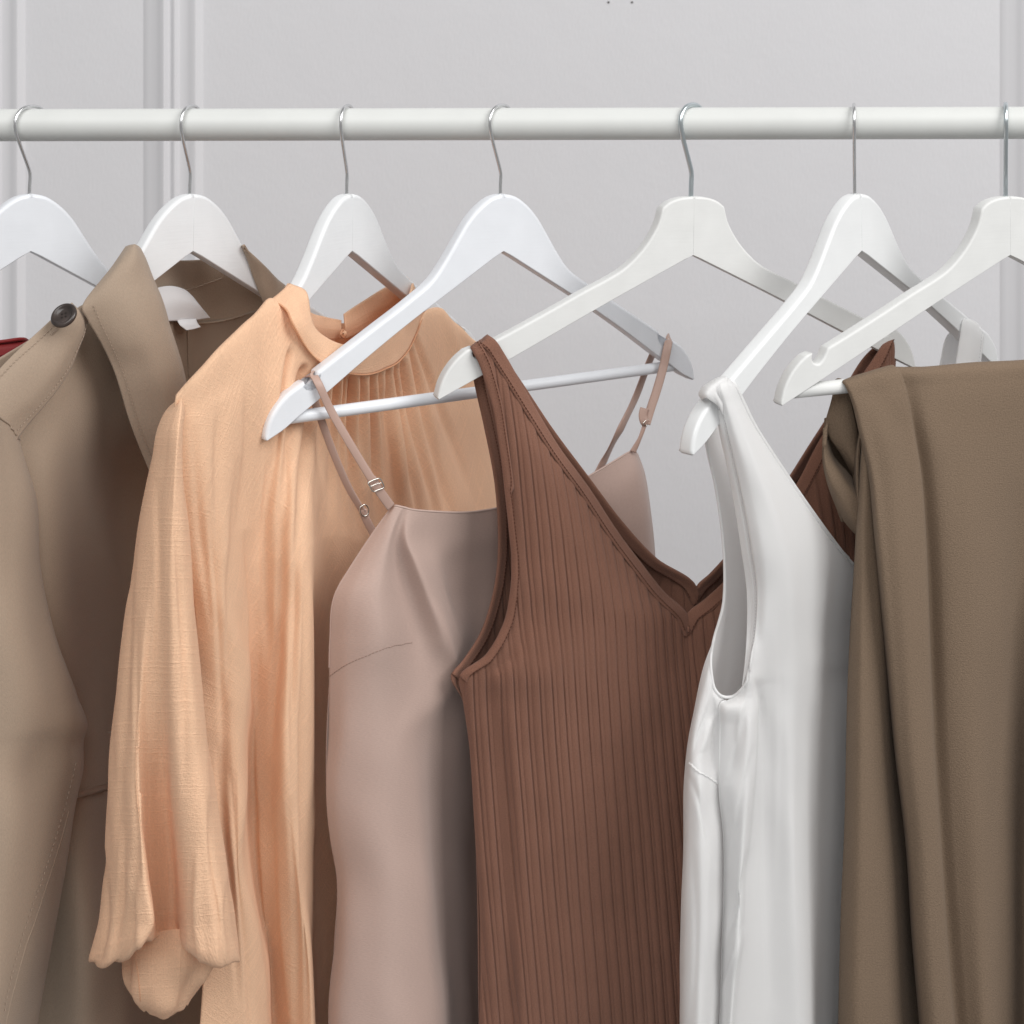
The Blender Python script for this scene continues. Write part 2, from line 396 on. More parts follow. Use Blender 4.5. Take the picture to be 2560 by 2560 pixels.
def garment(name, k, label, cat):
    o = empty(name, (POSE[k][0], 0, Z0 + ZP - .06)); tag(o, label, cat, 'clothes hanging on the rail'); return o
def wr(amp, f0, seed, st=(1, 1)):
    f = wrinkle(amp, f0, seed, st); return lambda A, lu, lv, U, V: f(lu, lv)

# ------------------------------------------------------------------ red garment on the first hanger
red = garment('red_top', 1, 'dark red garment glimpsed at the left edge behind the trench coat', 'top')
sheet('front_panel', rows(1, [
    [(-150, 668, 0), (-60, 650, .004), (0, 646, .006), (48, 641, .006), (58, 650, .0)],
    [(-150, 720, .006), (-60, 720, .012), (0, 715, .014), (50, 710, .014), (66, 712, .008)],
    [(-150, 1000, .006), (-60, 1000, .014), (0, 1000, .012), (50, 1000, .014), (90, 1000, .008)],
    [(-150, 1960, .006), (-60, 1960, .014), (0, 1960, .010), (50, 1960, .014), (110, 1960, .008)]]), M['red'], red, 40, 60, wr(.001, 14, 3), .0015)
tube('neck_binding', smooth_path(rows(1, [[(-150, 667, .0), (-60, 649, .005), (0, 645, .007), (42, 640, .007), (50, 642, .003), (56, 650, .0)]])[0], 60), .0016, M['red'], red, 8)
tube('neck_binding', smooth_path(rows(1, [[(-150, 692, .004), (-60, 676, .010), (0, 670, .0125), (42, 665, .0125)]])[0], 40), .0006, M['red'], red, 8)

# ------------------------------------------------------------------ trench coat
tr = garment('trench_coat', 2, 'beige trench coat with turned-down collar and buttoned shoulder strap', 'coat')
# body front, upper storm flap
f1 = wrinkle(.0012, 9, 11, (1, .35))
sheet('storm_flap', rows(2, [
    [(-40, 700, .008), (60, 640, .008), (130, 592, .008), (180, 566, .008), (222, 566, .010), (256, 610, .014), (282, 660, .016), (300, 700, .014)],
    [(-60, 790, .006), (40, 760, .012), (110, 740, .012), (170, 730, .006), (225, 735, -.002), (280, 750, .004), (320, 765, .010), (345, 775, .010)],
    (900, [(-60, .006), (40, .018), (90, .022), (140, .006), (195, -.026), (250, -.060), (350, -.07), (430, -.07)]),
    (1100, [(-60, .004), (40, .018), (95, .026), (146, .006), (200, -.030), (252, -.070), (350, -.08), (430, -.08)]),
    (1300, [(-60, .004), (40, .014), (95, .026), (150, .010), (205, -.024), (258, -.066), (350, -.08), (430, -.08)]),
    [(-60, 1560, .004), (40, 1540, .012), (95, 1524, .024), (150, 1505, .018), (210, 1488, -.012), (265, 1470, -.056), (350, 1460, -.075), (430, 1450, -.08)]]),
    M['trench'], tr, 110, 150, lambda A, lu, lv, U, V: f1(lu, lv), .0016)
stitches('stitching', sub('storm_flap', v=.985, off=.0008), M['thread'], tr)
sheet('coat_front', rows(2, [
    (1380, [(-60, -.012), (40, -.004), (95, .008), (150, .006), (210, -.02), (265, -.066), (350, -.085), (430, -.085)]),
    (1600, [(-60, -.012), (40, -.004), (95, .004), (150, .016), (205, .000), (265, -.050), (350, -.08), (430, -.085)]),
    (1760, [(-60, -.012), (40, -.010), (95, .000), (150, .026), (215, .020), (275, -.012), (350, -.04), (430, -.05)]),
    (1960, [(-60, -.012), (40, -.014), (95, -.004), (150, .024), (225, .024), (290, -.006), (360, -.04), (430, -.05)])]),
    M['trench'], tr, 90, 90, wr(.0012, 9, 12, (1, .4)), .0016)
sheet('coat_back', rows(2, [
    [(-160, 720, -.02), (0, 690, -.03), (150, 600, -.045), (300, 560, -.055), (420, 560, -.055), (520, 580, -.05)],
    (900, [(-160, -.03), (0, -.08), (150, -.10), (300, -.10), (420, -.09), (520, -.05)]),
    (1960, [(-160, -.03), (0, -.08), (150, -.105), (300, -.105), (420, -.09), (520, -.05)])]), M['trench'], tr, 40, 60, wr(.002, 7, 13), .0016)
# sleeve hanging at the near shoulder
f2 = wrinkle(.0022, 9, 21, (1, .5))
def slv(A, lu, lv, U, V):
    return f2(lu, lv) + .004 * np.exp(-((V - .60) / .05) ** 2) * np.sin(U * 9)
sheet('sleeve', rows(2, [
    [(-200, 830, .03), (-120, 800, .05), (-60, 770, .058), (-20, 775, .056), (5, 790, .050), (22, 806, .042), (34, 824, .030), (36, 835, .020)],
    [(-220, 960, .02), (-120, 950, .055), (-60, 945, .066), (-10, 940, .068), (25, 935, .062), (50, 930, .050), (66, 935, .034), (68, 945, .018)],
    [(-220, 1080, .02), (-120, 1080, .055), (-60, 1080, .066), (-10, 1075, .072), (28, 1070, .068), (56, 1065, .054), (74, 1065, .036), (76, 1070, .018)],
    [(-220, 1210, .02), (-120, 1210, .056), (-60, 1210, .070), (0, 1205, .078), (45, 1200, .074), (82, 1198, .058), (104, 1198, .040), (104, 1204, .018)],
    [(-220, 1330, .02), (-120, 1330, .056), (-50, 1330, .070), (20, 1325, .078), (80, 1322, .072), (122, 1318, .058), (148, 1316, .040), (146, 1320, .018)],
    [(-220, 1385, .02), (-120, 1385, .056), (-50, 1385, .070), (20, 1380, .076), (85, 1376, .070), (132, 1372, .058), (164, 1372, .042), (160, 1376, .020)],
    [(-220, 1410, .02), (-120, 1410, .056), (-50, 1410, .070), (18, 1406, .075), (80, 1402, .068), (124, 1400, .054), (153, 1398, .038), (150, 1400, .018)],
    [(-220, 1450, .02), (-120, 1450, .056), (-50, 1450, .070), (15, 1450, .076), (75, 1448, .068), (118, 1446, .054), (145, 1444, .036), (143, 1446, .016)],
    [(-220, 1600, .02), (-120, 1600, .056), (-50, 1600, .072), (10, 1600, .078), (65, 1600, .070), (104, 1600, .054), (127, 1600, .036), (126, 1600, .016)],
    [(-220, 1760, .02), (-120, 1760, .056), (-50, 1760, .072), (0, 1760, .078), (45, 1760, .070), (78, 1760, .054), (101, 1760, .036), (100, 1760, .016)],
    [(-220, 1960, .02), (-120, 1960, .056), (-60, 1960, .072), (-20, 1960, .078), (20, 1960, .070), (48, 1960, .054), (67, 1960, .036), (66, 1960, .016)]]),
    M['trench'], tr, 110, 190, slv, .0016)
A_, N_ = SHEETS['sleeve']
def on_sheet(key, pts, off=.0008, n=120):
    """trace a line over a finished sheet through the given survey points (nearest sheet vertices)"""
    A, N = SHEETS[key]; V = A.reshape(-1, 3); Nn = N.reshape(-1, 3)
    px = 966 + V[:, 0] / (V[:, 1] + D) * FU; py = HU - (V[:, 2] - Z0) / (V[:, 1] + D) * FU
    pp = smooth_path([(a, b, 0) for a, b in pts], n)[:, :2]; out = []
    for q in pp:
        dd = (px - q[0]) ** 2 + (py - q[1]) ** 2; i = np.argsort(dd)[:4]; ww = 1 / (dd[i] + .3); ww /= ww.sum()
        out.append((V[i] * ww[:, None]).sum(0) + Nn[i[0]] * off)
    return smooth_path(out[::3], n)
stitches('stitching', on_sheet('sleeve', [(142, 1440), (110, 1560), (70, 1680), (40, 1770), (12, 1880), (4, 1930)]), M['thread'], tr, .004, .5)
tube('seam', on_sheet('sleeve', [(152, 1440), (122, 1560), (82, 1690), (48, 1790), (18, 1900), (8, 1950)], -.0001), .0005, M['trench'], tr, 6)
tube('seam', on_sheet('sleeve', [(36, 830), (20, 806), (5, 790), (-10, 776)], .0003), .0009, M['trench'], tr, 6)
# shoulder strap with button
ep = sheet('shoulder_strap', rows(2, [
    [(-75, 770, .044), (-55, 810, .050), (-25, 850, .054), (10, 880, .050)],
    [(-20, 716, .036), (-5, 750, .042), (12, 792, .045), (35, 826, .040)],
    [(20, 674, .034), (35, 708, .041), (58, 748, .043), (82, 768, .038)],
    [(70, 628, .032), (88, 660, .038), (108, 692, .040), (128, 706, .034)],
    [(112, 590, .032), (130, 612, .036), (146, 630, .036), (156, 640, .030)],
    [(136, 570, .026), (150, 585, .030), (160, 596, .030), (167, 604, .026)]]), M['trench'], tr, 40, 90, wr(.0005, 18, 31), .0022)
stitches('stitching', sub('shoulder_strap', u=.10, off=.0007), M['thread'], tr)
stitches('stitching', sub('shoulder_strap', u=.90, off=.0007), M['thread'], tr)
# button: dished horn disc with rim and cross of thread
def button(parent):
    c = P(2, 122, 597, .047); ax = np.array((-.22, -.70, .62)); ax /= np.linalg.norm(ax)
    a = np.cross(ax, (0, 0, 1)); a /= np.linalg.norm(a); b = np.cross(a, ax)
    prof = [(0, .0014), (.0045, .0014), (.0068, .0017), (.0080, .0028), (.0092, .0034), (.0105, .0030), (.0113, .0018), (.0110, .0002), (.0090, -.0012), (0, -.0014)]
    V = []; F = []; S = 40
    prof = [(.92 * r_, h_) for r_, h_ in prof]
    for r_, h_ in prof:
        for k in range(S): V.append(c + ax * h_ + r_ * (math.cos(k * 6.2832 / S) * a + math.sin(k * 6.2832 / S) * b))
    for i in range(len(prof) - 1):
        for k in range(S): F.append((i * S + k, i * S + (k + 1) % S, (i + 1) * S + (k + 1) % S, (i + 1) * S + k))
    bt = raw('button', V, F, M['horn'], parent)
    for g in range(4):
        q = c + ax * .0016 + .0021 * (math.cos(g * 1.5708 + .4) * a + math.sin(g * 1.5708 + .4) * b)
        raw('button_hole', [q + .0008 * (math.cos(j * .785) * a + math.sin(j * .785) * b) for j in range(8)], [tuple(range(8))], M['hole'], bt, False)
    return bt
button(tr)
bh = on_sheet('shoulder_strap', [(96, 632), (116, 612)], .0008, 24)
stitches('buttonhole', bh, M['thread'], tr, .0012, .2, .0008)
# collar
cg = rows(2, [
    [(236, 464, .020), (245, 461, .026), (254, 460, .030), (262, 464, .026), (266, 470, .016)],
    [(212, 502, .028), (232, 490, .036), (252, 486, .040), (270, 488, .034), (277, 496, .020)],
    [(156, 575, .032), (205, 548, .042), (245, 540, .047), (285, 540, .044), (296, 542, .026)],
    [(164, 602, .034), (215, 590, .046), (255, 586, .052), (302, 585, .048), (313, 588, .028)],
    [(192, 650, .036), (236, 646, .048), (275, 642, .054), (318, 636, .048), (329, 640, .028)],
    [(215, 700, .036), (256, 698, .046), (295, 694, .053), (336, 688, .046), (346, 692, .026)],
    [(246, 800, .034), (284, 796, .042), (320, 790, .048), (352, 782, .040), (362, 786, .022)],
    [(286, 900, .030), (318, 896, .036), (346, 888, .040), (372, 880, .034), (382, 884, .016)]])
sheet('collar', cg, M['trench'], tr, 70, 110, wr(.0007, 12, 41), .0022)
stitches('stitching', sub('collar', u=.09, off=.0008, a=.26), M['thread'], tr)
sheet('collar_stand', rows(2, [
    [(258, 468, .012), (300, 486, -.020), (360, 492, -.036), (420, 484, -.034), (458, 470, -.020), (480, 490, -.006)],
    [(270, 540, .010), (310, 545, -.026), (366, 550, -.042), (425, 545, -.040), (475, 530, -.024), (505, 530, -.008)],
    [(300, 600, .008), (325, 606, -.026), (370, 610, -.044), (420, 606, -.042), (480, 590, -.026), (520, 575, -.010)]]), M['trench'], tr, 50, 50, wr(.001, 14, 42), .0018, out='stand')
tube('seam', on_sheet('stand', [(308, 556), (360, 545), (420, 524)], .0002), .0005, M['thread'], tr, 6)
lg = sheet('lining', rows(2, [
    [(290, 592, .0), (322, 603, -.025), (370, 607, -.042), (420, 603, -.041), (482, 586, -.025), (522, 572, -.010)],
    [(300, 660, .0), (330, 664, -.028), (358, 668, -.050), (420, 664, -.046), (490, 650, -.030), (530, 640, -.010)],
    [(320, 760, .0), (345, 764, -.034), (362, 766, -.056), (420, 764, -.050), (490, 750, -.034), (540, 740, -.010)]]), M['trench_in'], tr, 60, 50, wr(.0016, 12, 43, (1, .4)), .0015)
tube('seam', on_sheet('lining', [(328, 606), (370, 610), (415, 606), (462, 594)], .0003), .0008, M['trench'], tr, 6)
tube('seam', on_sheet('lining', [(353, 622), (354, 660), (356, 712)], .0002), .0010, M['trench_in'], tr, 6)
sheet('collar', rows(2, [
    [(454, 464, .006), (457, 464, .011), (461, 466, .013), (466, 470, .010), (470, 476, -.004)],
    [(465, 488, .008), (474, 486, .014), (484, 488, .016), (494, 496, .012), (498, 502, -.004)],
    [(478, 525, .008), (492, 520, .014), (507, 516, .017), (522, 525, .012), (526, 530, -.004)],
    [(494, 566, .008), (506, 560, .014), (520, 552, .016), (537, 541, .012), (542, 546, -.004)],
    [(506, 590, .008), (518, 582, .013), (532, 572, .015), (548, 558, .011), (552, 562, -.004)]]), M['trench'], tr, 30, 40, None, .0022, out='collarfar')
sheet('neck_label', rows(2, [
    [(284, 548, -.008), (305, 541, -.014), (328, 540, -.020), (350, 547, -.024), (364, 559, -.026)],
    [(292, 575, -.008), (315, 570, -.013), (340, 568, -.019), (362, 572, -.023), (378, 577, -.026)],
    [(300, 607, -.010), (322, 606, -.017), (345, 605, -.024), (372, 604, -.029), (397, 600, -.032)]]), M['label'], tr, 30, 24, None, .0006)
sheet('size_tag', rows(2, [
    [(334, 603, -.022), (352, 602, -.024), (370, 601, -.026)],
    [(340, 613, -.018), (357, 611, -.020), (373, 609, -.023)],
    [(352, 623, -.017), (365, 621, -.019), (379, 617, -.022)]]), M['label'], tr, 16, 16, None, .0006)
# ------------------------------------------------------------------ peach blouse
pe = garment('peach_blouse', 3, 'peach linen blouse with gathered round neck and puffed sleeve', 'blouse')
fp = wrinkle(.0024, 15, 51, (1, .16), 12); 
PLEATS = [(552, 660, 500, 980, 5, .5), (575, 690, 530, 980, 6, .6), (600, 700, 566, 990, 5, .8), (620, 705, 600, 960, 6, .6), (640, 705, 628, 950, 5, .8), (655, 708, 652, 950, 4, .8), (668, 710, 675, 957, 5, 1.2), (686, 707, 694, 880, 4, .9), (709, 710, 716, 954, 4.5, 1.3), (722, 704, 736, 900, 4, .7), (736, 698, 752, 960, 5, 1.1), (753, 690, 790, 957, 4, 1.2), (764, 680, 822, 960, 4.5, 1.), (775, 655, 850, 960, 4, .7), (784, 630, 875, 900, 5, .5)]
CREASES = [(395, 900, 425, 1500, 6, .5), (448, 860, 432, 1320, 7, .6), (505, 840, 500, 1260, 6, .7), (528, 960, 514, 1420, 5, .6), (562, 960, 548, 1500, 6, .7), (574, 1050, 575, 1960, 4, .7), (540, 1450, 566, 2000, 5, .5), (438, 1450, 476, 2000, 6, .7), (412, 1400, 446, 1900, 5, .6), (470, 1000, 478, 1330, 5, .8), (488, 1340, 500, 1900, 5, -.5), (524, 1500, 548, 1980, 6, -.4), (360, 800, 400, 1200, 7, .5), (410, 760, 415, 1050, 7, .5), (470, 720, 455, 1000, 6, .5)]
SCREASE = [(245, 950, 224, 1650, 5, .6), (262, 1150, 248, 1800, 5, .8), (300, 900, 290, 1300, 5, .5), (332, 950, 350, 1500, 5, .6), (392, 1500, 420, 1830, 5, .8), (366, 1600, 380, 1830, 4, -.7), (232, 1550, 216, 1830, 4, .8), (262, 1650, 258, 1830, 4, -.6), (200, 1600, 190, 1830, 4, .6), (430, 1650, 436, 1830, 4, .5), (312, 1450, 318, 1790, 5, .7)]
def crease(A, L, amp):
    L_ = A[..., 1] + D; px = 966 + A[..., 0] / L_ * FU; py = HU - (A[..., 2] - Z0) / L_ * FU
    r = np.zeros_like(px)
    for x0, y0, x1, y1, w_, am in L:
        t = (py - y0) / (y1 - y0); c = x0 + (x1 - x0) * t + 4 * np.sin(t * 5 + x0)
        d_ = (px - c) / w_
        r = r - am * np.exp(-np.where(d_ > 0, d_ / 2.2, d_) ** 2) * np.sin(np.pi * np.clip(t, 0, 1)) ** .7
    return amp * r
def gath(A, lu, lv, U, V):
    # uneven gathers released below the neckband, fading downwards
    L_ = A[..., 1] + D; px = 966 + A[..., 0] / L_ * FU; py = HU - (A[..., 2] - Z0) / L_ * FU
    pl = np.zeros_like(U)
    for x0, y0, x1, y1, w_, am in PLEATS:
        t = (py - y0) / (y1 - y0); c = x0 + (x1 - x0) * t + 2 * np.sin(t * 4 + x0)
        ww = w_ * (1 + 1.2 * np.clip(t, 0, 2))
        pl = pl - am * np.exp(-((px - c) / ww) ** 2) * np.clip((t + .02) / .06, 0, 1) * np.clip(1.25 - t, 0, 1) ** .8
    return fp(lu, lv) * .7 + .0125 * pl + crease(A, CREASES, .0055)
sheet('front_panel', rows(3, [
    [(336, 752, -.010), (374, 706, -.010), (427, 654, -.010), (472, 612, -.010), (516, 572, -.010), (541, 588, .010), (561, 627, .020), (591, 670, .027), (626, 694, .030), (681, 706, .030), (723, 697, .024), (761, 672, .014), (784, 630, .002), (801, 594, -.008), (829, 586, -.012), (862, 617, -.012), (900, 653, -.014)],
    [(332, 746, .004), (372, 698, .008), (425, 645, .010), (470, 603, .011), (514, 564, .012), (540, 584, .018), (560, 624, .026), (590, 668, .032), (625, 692, .036), (680, 704, .036), (722, 695, .030), (760, 670, .022), (783, 628, .015), (800, 592, .011), (828, 582, .009), (862, 612, .009), (900, 648, .008)],
    [(330, 800, .006), (372, 770, .014), (425, 740, .018), (470, 720, .020), (510, 712, .022), (540, 716, .028), (562, 730, .028), (592, 748, .026), (628, 762, .024), (682, 768, .026), (725, 764, .024), (765, 752, .020), (795, 738, .016), (820, 725, .013), (850, 715, .011), (885, 712, .009), (925, 715, -.002)],
    [(340, 900, .008), (380, 880, .018), (425, 870, .022), (470, 865, .018), (505, 862, .018), (535, 864, .026), (560, 868, .030), (590, 876, .026), (630, 884, .016), (684, 888, .018), (728, 886, .018), (772, 880, .026), (806, 876, .018), (835, 872, .012), (870, 868, .006), (905, 866, .0), (950, 868, -.010)],
    [(352, 1000, .006), (392, 990, .018), (430, 985, .022), (468, 985, .014), (500, 985, .016), (530, 985, .026), (556, 988, .036), (587, 992, .038), (602, 996, .016), (660, 1000, .010), (730, 1000, .010), (780, 1000, .010), (815, 1000, .008), (850, 1000, .010), (890, 1000, .006), (925, 1000, .0), (980, 1000, -.012)],
    (1150, [(366, .002), (400, .016), (434, .022), (466, .014), (497, .010), (525, .022), (552, .036), (586, .044), (597, .012), (650, -.004), (720, -.002), (780, .0), (820, .006), (860, .004), (900, .0), (940, -.006), (1000, -.014)]),
    (1300, [(376, .0), (406, .010), (438, .018), (464, .018), (486, .002), (515, .016), (540, .034), (586, .042), (596, .006), (640, -.012), (720, -.010), (780, -.010), (820, -.008), (860, -.008), (900, -.01), (940, -.012), (1000, -.016)]),
    (1450, [(386, .0), (412, .006), (440, .016), (459, .018), (478, -.004), (508, .012), (538, .034), (587, .036), (596, .0), (640, -.020), (720, -.02), (780, -.02), (820, -.018), (860, -.016), (900, -.016), (940, -.016), (1000, -.018)]),
    (1620, [(386, .0), (415, .008), (445, .020), (461, .020), (484, -.006), (515, .010), (556, .034), (587, .026), (596, -.004), (640, -.007), (720, -.007), (780, -.007), (820, -.02), (860, -.02), (900, -.018), (940, -.018), (1000, -.018)]),
    (1780, [(386, .0), (420, .010), (462, .022), (488, .020), (506, -.006), (532, .010), (577, .034), (588, .022), (598, -.004), (640, -.007), (720, -.007), (780, -.007), (820, -.02), (860, -.02), (900, -.018), (940, -.018), (1000, -.018)]),
    (1965, [(376, .0), (430, .012), (480, .022), (505, .018), (522, -.006), (546, .010), (590, .034), (596, .018), (604, -.004), (644, -.007), (720, -.007), (780, -.007), (820, -.02), (860, -.02), (900, -.018), (940, -.018), (1000, -.018)])]),
    M['peach_bias'], pe, 360, 260, gath, .0010)
sheet('back_panel', rows(3, [
    [(345, 745, -.006), (430, 655, -.010), (520, 600, -.03), (600, 612, -.042), (680, 606, -.042), (780, 585, -.03), (830, 590, -.008), (900, 655, -.008)],
    (900, [(345, -.02), (430, -.05), (520, -.06), (600, -.06), (680, -.06), (780, -.05), (850, -.03), (950, -.012)]),
    (1965, [(400, -.02), (450, -.05), (520, -.06), (600, -.06), (680, -.06), (780, -.05), (850, -.04), (1000, -.02)])]), M['peach_bias'], pe, 60, 60, wr(.002, 10, 52), .0010)
# neckband: front loop then the two back ends meeting at the button loop
def band(name, ups, lows, nn, out):
    g = []
    for (a, b), (c, d), n in zip(ups, lows, nn):
        g.append([P(3, a, b, n), P(3, (a + c) / 2, (b + d) / 2, n + .0022), P(3, c, d, n + .0005)])
    return sheet(name, g, M['peach'], pe, 16, 110, wr(.0006, 22, 53), .0018, out=out)
band('neckband', [(546, 535), (577, 548), (587, 590), (598, 621), (628, 643), (662, 652), (702, 648), (738, 622), (760, 588), (775, 555), (780, 534)],
     [(511, 565), (538, 583), (552, 611), (577, 654), (602, 681), (640, 699), (681, 707), (722, 698), (761, 673), (784, 631), (800, 590)],
     [.006, .020, .029, .033, .036, .039, .039, .034, .026, .016, .009], 'bandf')
tube('seam', sub('bandf', u=.97, off=.0006), .0007, M['peach_thread'], pe, 6)
band('neckband', [(766, 523), (742, 536), (718, 549), (684, 570), (650, 592)], [(788, 548), (772, 566), (742, 590), (700, 616), (654, 640)], [.002, -.014, -.022, -.028, -.032], 'bandb1')
band('neckband', [(644, 604), (612, 597), (588, 590), (562, 556), (546, 535)], [(646, 640), (614, 640), (588, 636), (556, 600), (530, 560)], [-.034, -.034, -.028, -.012, .002], 'bandb2')
tube('button_loop', smooth_path([P(3, 650, 622, -.028), P(3, 645, 624, -.025), P(3, 643, 631, -.024), P(3, 647, 637, -.026), P(3, 652, 634, -.028)], 30), .0008, M['peach_thread'], pe, 6)
def dome(c, r, m, parent, name):
    V = []; F = []; S = 16; Rn = 8
    for i in range(Rn):
        a = math.pi * (i + .5) / Rn
        for k in range(S): V.append(c + r * np.array((math.sin(a) * math.cos(k * 6.2832 / S), -.6 * math.cos(a), math.sin(a) * math.sin(k * 6.2832 / S))))
    for i in range(Rn - 1):
        for k in range(S): F.append((i * S + k, i * S + (k + 1) % S, (i + 1) * S + (k + 1) % S, (i + 1) * S + k))
    F.append(tuple(range(S))); F.append(tuple((Rn - 1) * S + k for k in range(S)))
    return raw(name, V, F, m, parent)
dome(P(3, 648, 629, -.027), .003, M['peach'], pe, 'button')
# sleeve: full puff in two big folds, gathered at the hem into a cuff
fs = wrinkle(.0024, 16, 54, (1, .18), 12); fh = wrinkle(.0035, 22, 55, (1, .5))
fk = wrinkle(.0030, 60, 57, (1, .3))
def sl(A, lu, lv, U, V): return np.clip(np.minimum(U, 1 - U) * 9, 0, 1) * (fs(lu, lv) * .7 + crease(A, SCREASE, .0042) + fh(lu, lv) * np.clip((V - .80) / .2, 0, 1) ** 2 * .8)
def S(L): return [[at(x, y, Y) for x, y, Y in r] for r in L]
def srow(py, xs, Ys): return [(x, py, Y) for x, Y in zip(xs, Ys)]
sheet('sleeve', S([
    srow(742, (352, 349, 346, 344, 342, 341, 342, 344, 347, 350, 352), (-.170, -.178, -.184, -.188, -.190, -.192, -.192, -.190, -.186, -.180, -.172)),
    srow(772, (322, 316, 318, 324, 330, 336, 340, 345, 350, 352, 351), (-.165, -.182, -.192, -.199, -.203, -.206, -.207, -.204, -.197, -.188, -.172)),
    srow(810, (302, 297, 302, 310, 318, 326, 333, 339, 344, 346, 344), (-.160, -.184, -.198, -.206, -.211, -.215, -.217, -.216, -.209, -.194, -.170)),
    srow(870, (288, 285, 292, 302, 312, 320, 328, 335, 342, 346, 343), (-.158, -.184, -.200, -.209, -.215, -.220, -.223, -.222, -.214, -.196, -.170)),
    srow(1000, (262, 258, 266, 278, 292, 305, 317, 330, 345, 356, 352), (-.158, -.186, -.204, -.214, -.221, -.226, -.230, -.231, -.223, -.202, -.172)),
    srow(1130, (242, 238, 246, 260, 276, 292, 308, 328, 350, 366, 361), (-.158, -.188, -.206, -.217, -.224, -.227, -.230, -.234, -.227, -.204, -.174)),
    srow(1350, (219, 214, 224, 240, 260, 280, 302, 330, 365, 386, 380), (-.158, -.190, -.209, -.222, -.230, -.222, -.222, -.236, -.233, -.206, -.174)),
    srow(1500, (209, 204, 215, 234, 262, 281, 304, 338, 378, 405, 398), (-.158, -.190, -.211, -.224, -.236, -.214, -.210, -.236, -.236, -.208, -.174)),
    srow(1650, (199, 194, 207, 230, 272, 288, 318, 350, 400, 431, 424), (-.158, -.190, -.211, -.226, -.242, -.208, -.202, -.236, -.240, -.210, -.176)),
    srow(1740, (191, 185, 200, 228, 285, 298, 328, 358, 412, 443, 437), (-.158, -.190, -.213, -.228, -.245, -.206, -.200, -.236, -.243, -.212, -.178)),
    [(176, 1806, -.160), (169, 1812, -.190), (188, 1820, -.212), (222, 1816, -.228), (268, 1784, -.240), (300, 1768, -.208), (332, 1765, -.204), (354, 1796, -.232), (404, 1822, -.242), (450, 1812, -.214), (446, 1808, -.180)],
    [(190, 1806, -.166), (190, 1812, -.186), (205, 1814, -.198), (230, 1806, -.206), (266, 1778, -.212), (300, 1766, -.196), (332, 1762, -.194), (356, 1786, -.206), (402, 1808, -.212), (434, 1804, -.200), (440, 1800, -.182)]]),
    M['peach'], pe, 150, 330, sl, .0010)
fc = wrinkle(.003, 20, 56, (1, .6))
sheet('cuff', S([
    [(222, 1770, -.182), (232, 1774, -.194), (262, 1768, -.202), (300, 1756, -.206), (340, 1752, -.205), (375, 1775, -.202), (402, 1784, -.194), (408, 1784, -.180)],
    [(238, 1812, -.182), (240, 1815, -.196), (262, 1815, -.206), (298, 1812, -.212), (338, 1810, -.212), (376, 1812, -.206), (402, 1812, -.196), (406, 1812, -.180)],
    [(243, 1855, -.182), (245, 1857, -.196), (264, 1862, -.208), (298, 1864, -.215), (334, 1862, -.214), (362, 1852, -.207), (382, 1846, -.196), (384, 1844, -.182)],
    [(254, 1884, -.182), (256, 1886, -.195), (272, 1896, -.206), (300, 1902, -.213), (332, 1898, -.212), (352, 1884, -.205), (368, 1868, -.194), (369, 1866, -.182)],
    [(276, 1904, -.182), (280, 1907, -.192), (292, 1916, -.201), (308, 1926, -.206), (324, 1922, -.205), (338, 1912, -.200), (350, 1898, -.191), (352, 1896, -.182)]]),
    M['peach'], pe, 70, 60, lambda A, lu, lv, U, V: fc(lu, lv) * .6 + .0030 * np.sin(U * 17 + 2 * np.sin(U * 7) + V * 2) * (1 - .5 * V), .0010)
tube('seam', on_sheet('cuff', [(258, 1815), (262, 1850), (265, 1890)], .0001), .0003, M['peach_thread'], pe, 6)
sheet('cuff', S([
    [(230, 1770, -.170), (300, 1760, -.160), (400, 1780, -.170)],
    [(246, 1860, -.170), (300, 1866, -.162), (382, 1846, -.170)],
    [(280, 1904, -.178), (308, 1920, -.176), (350, 1896, -.178)]]), M['peach'], pe, 30, 30, None, .0010, out='cuffback')

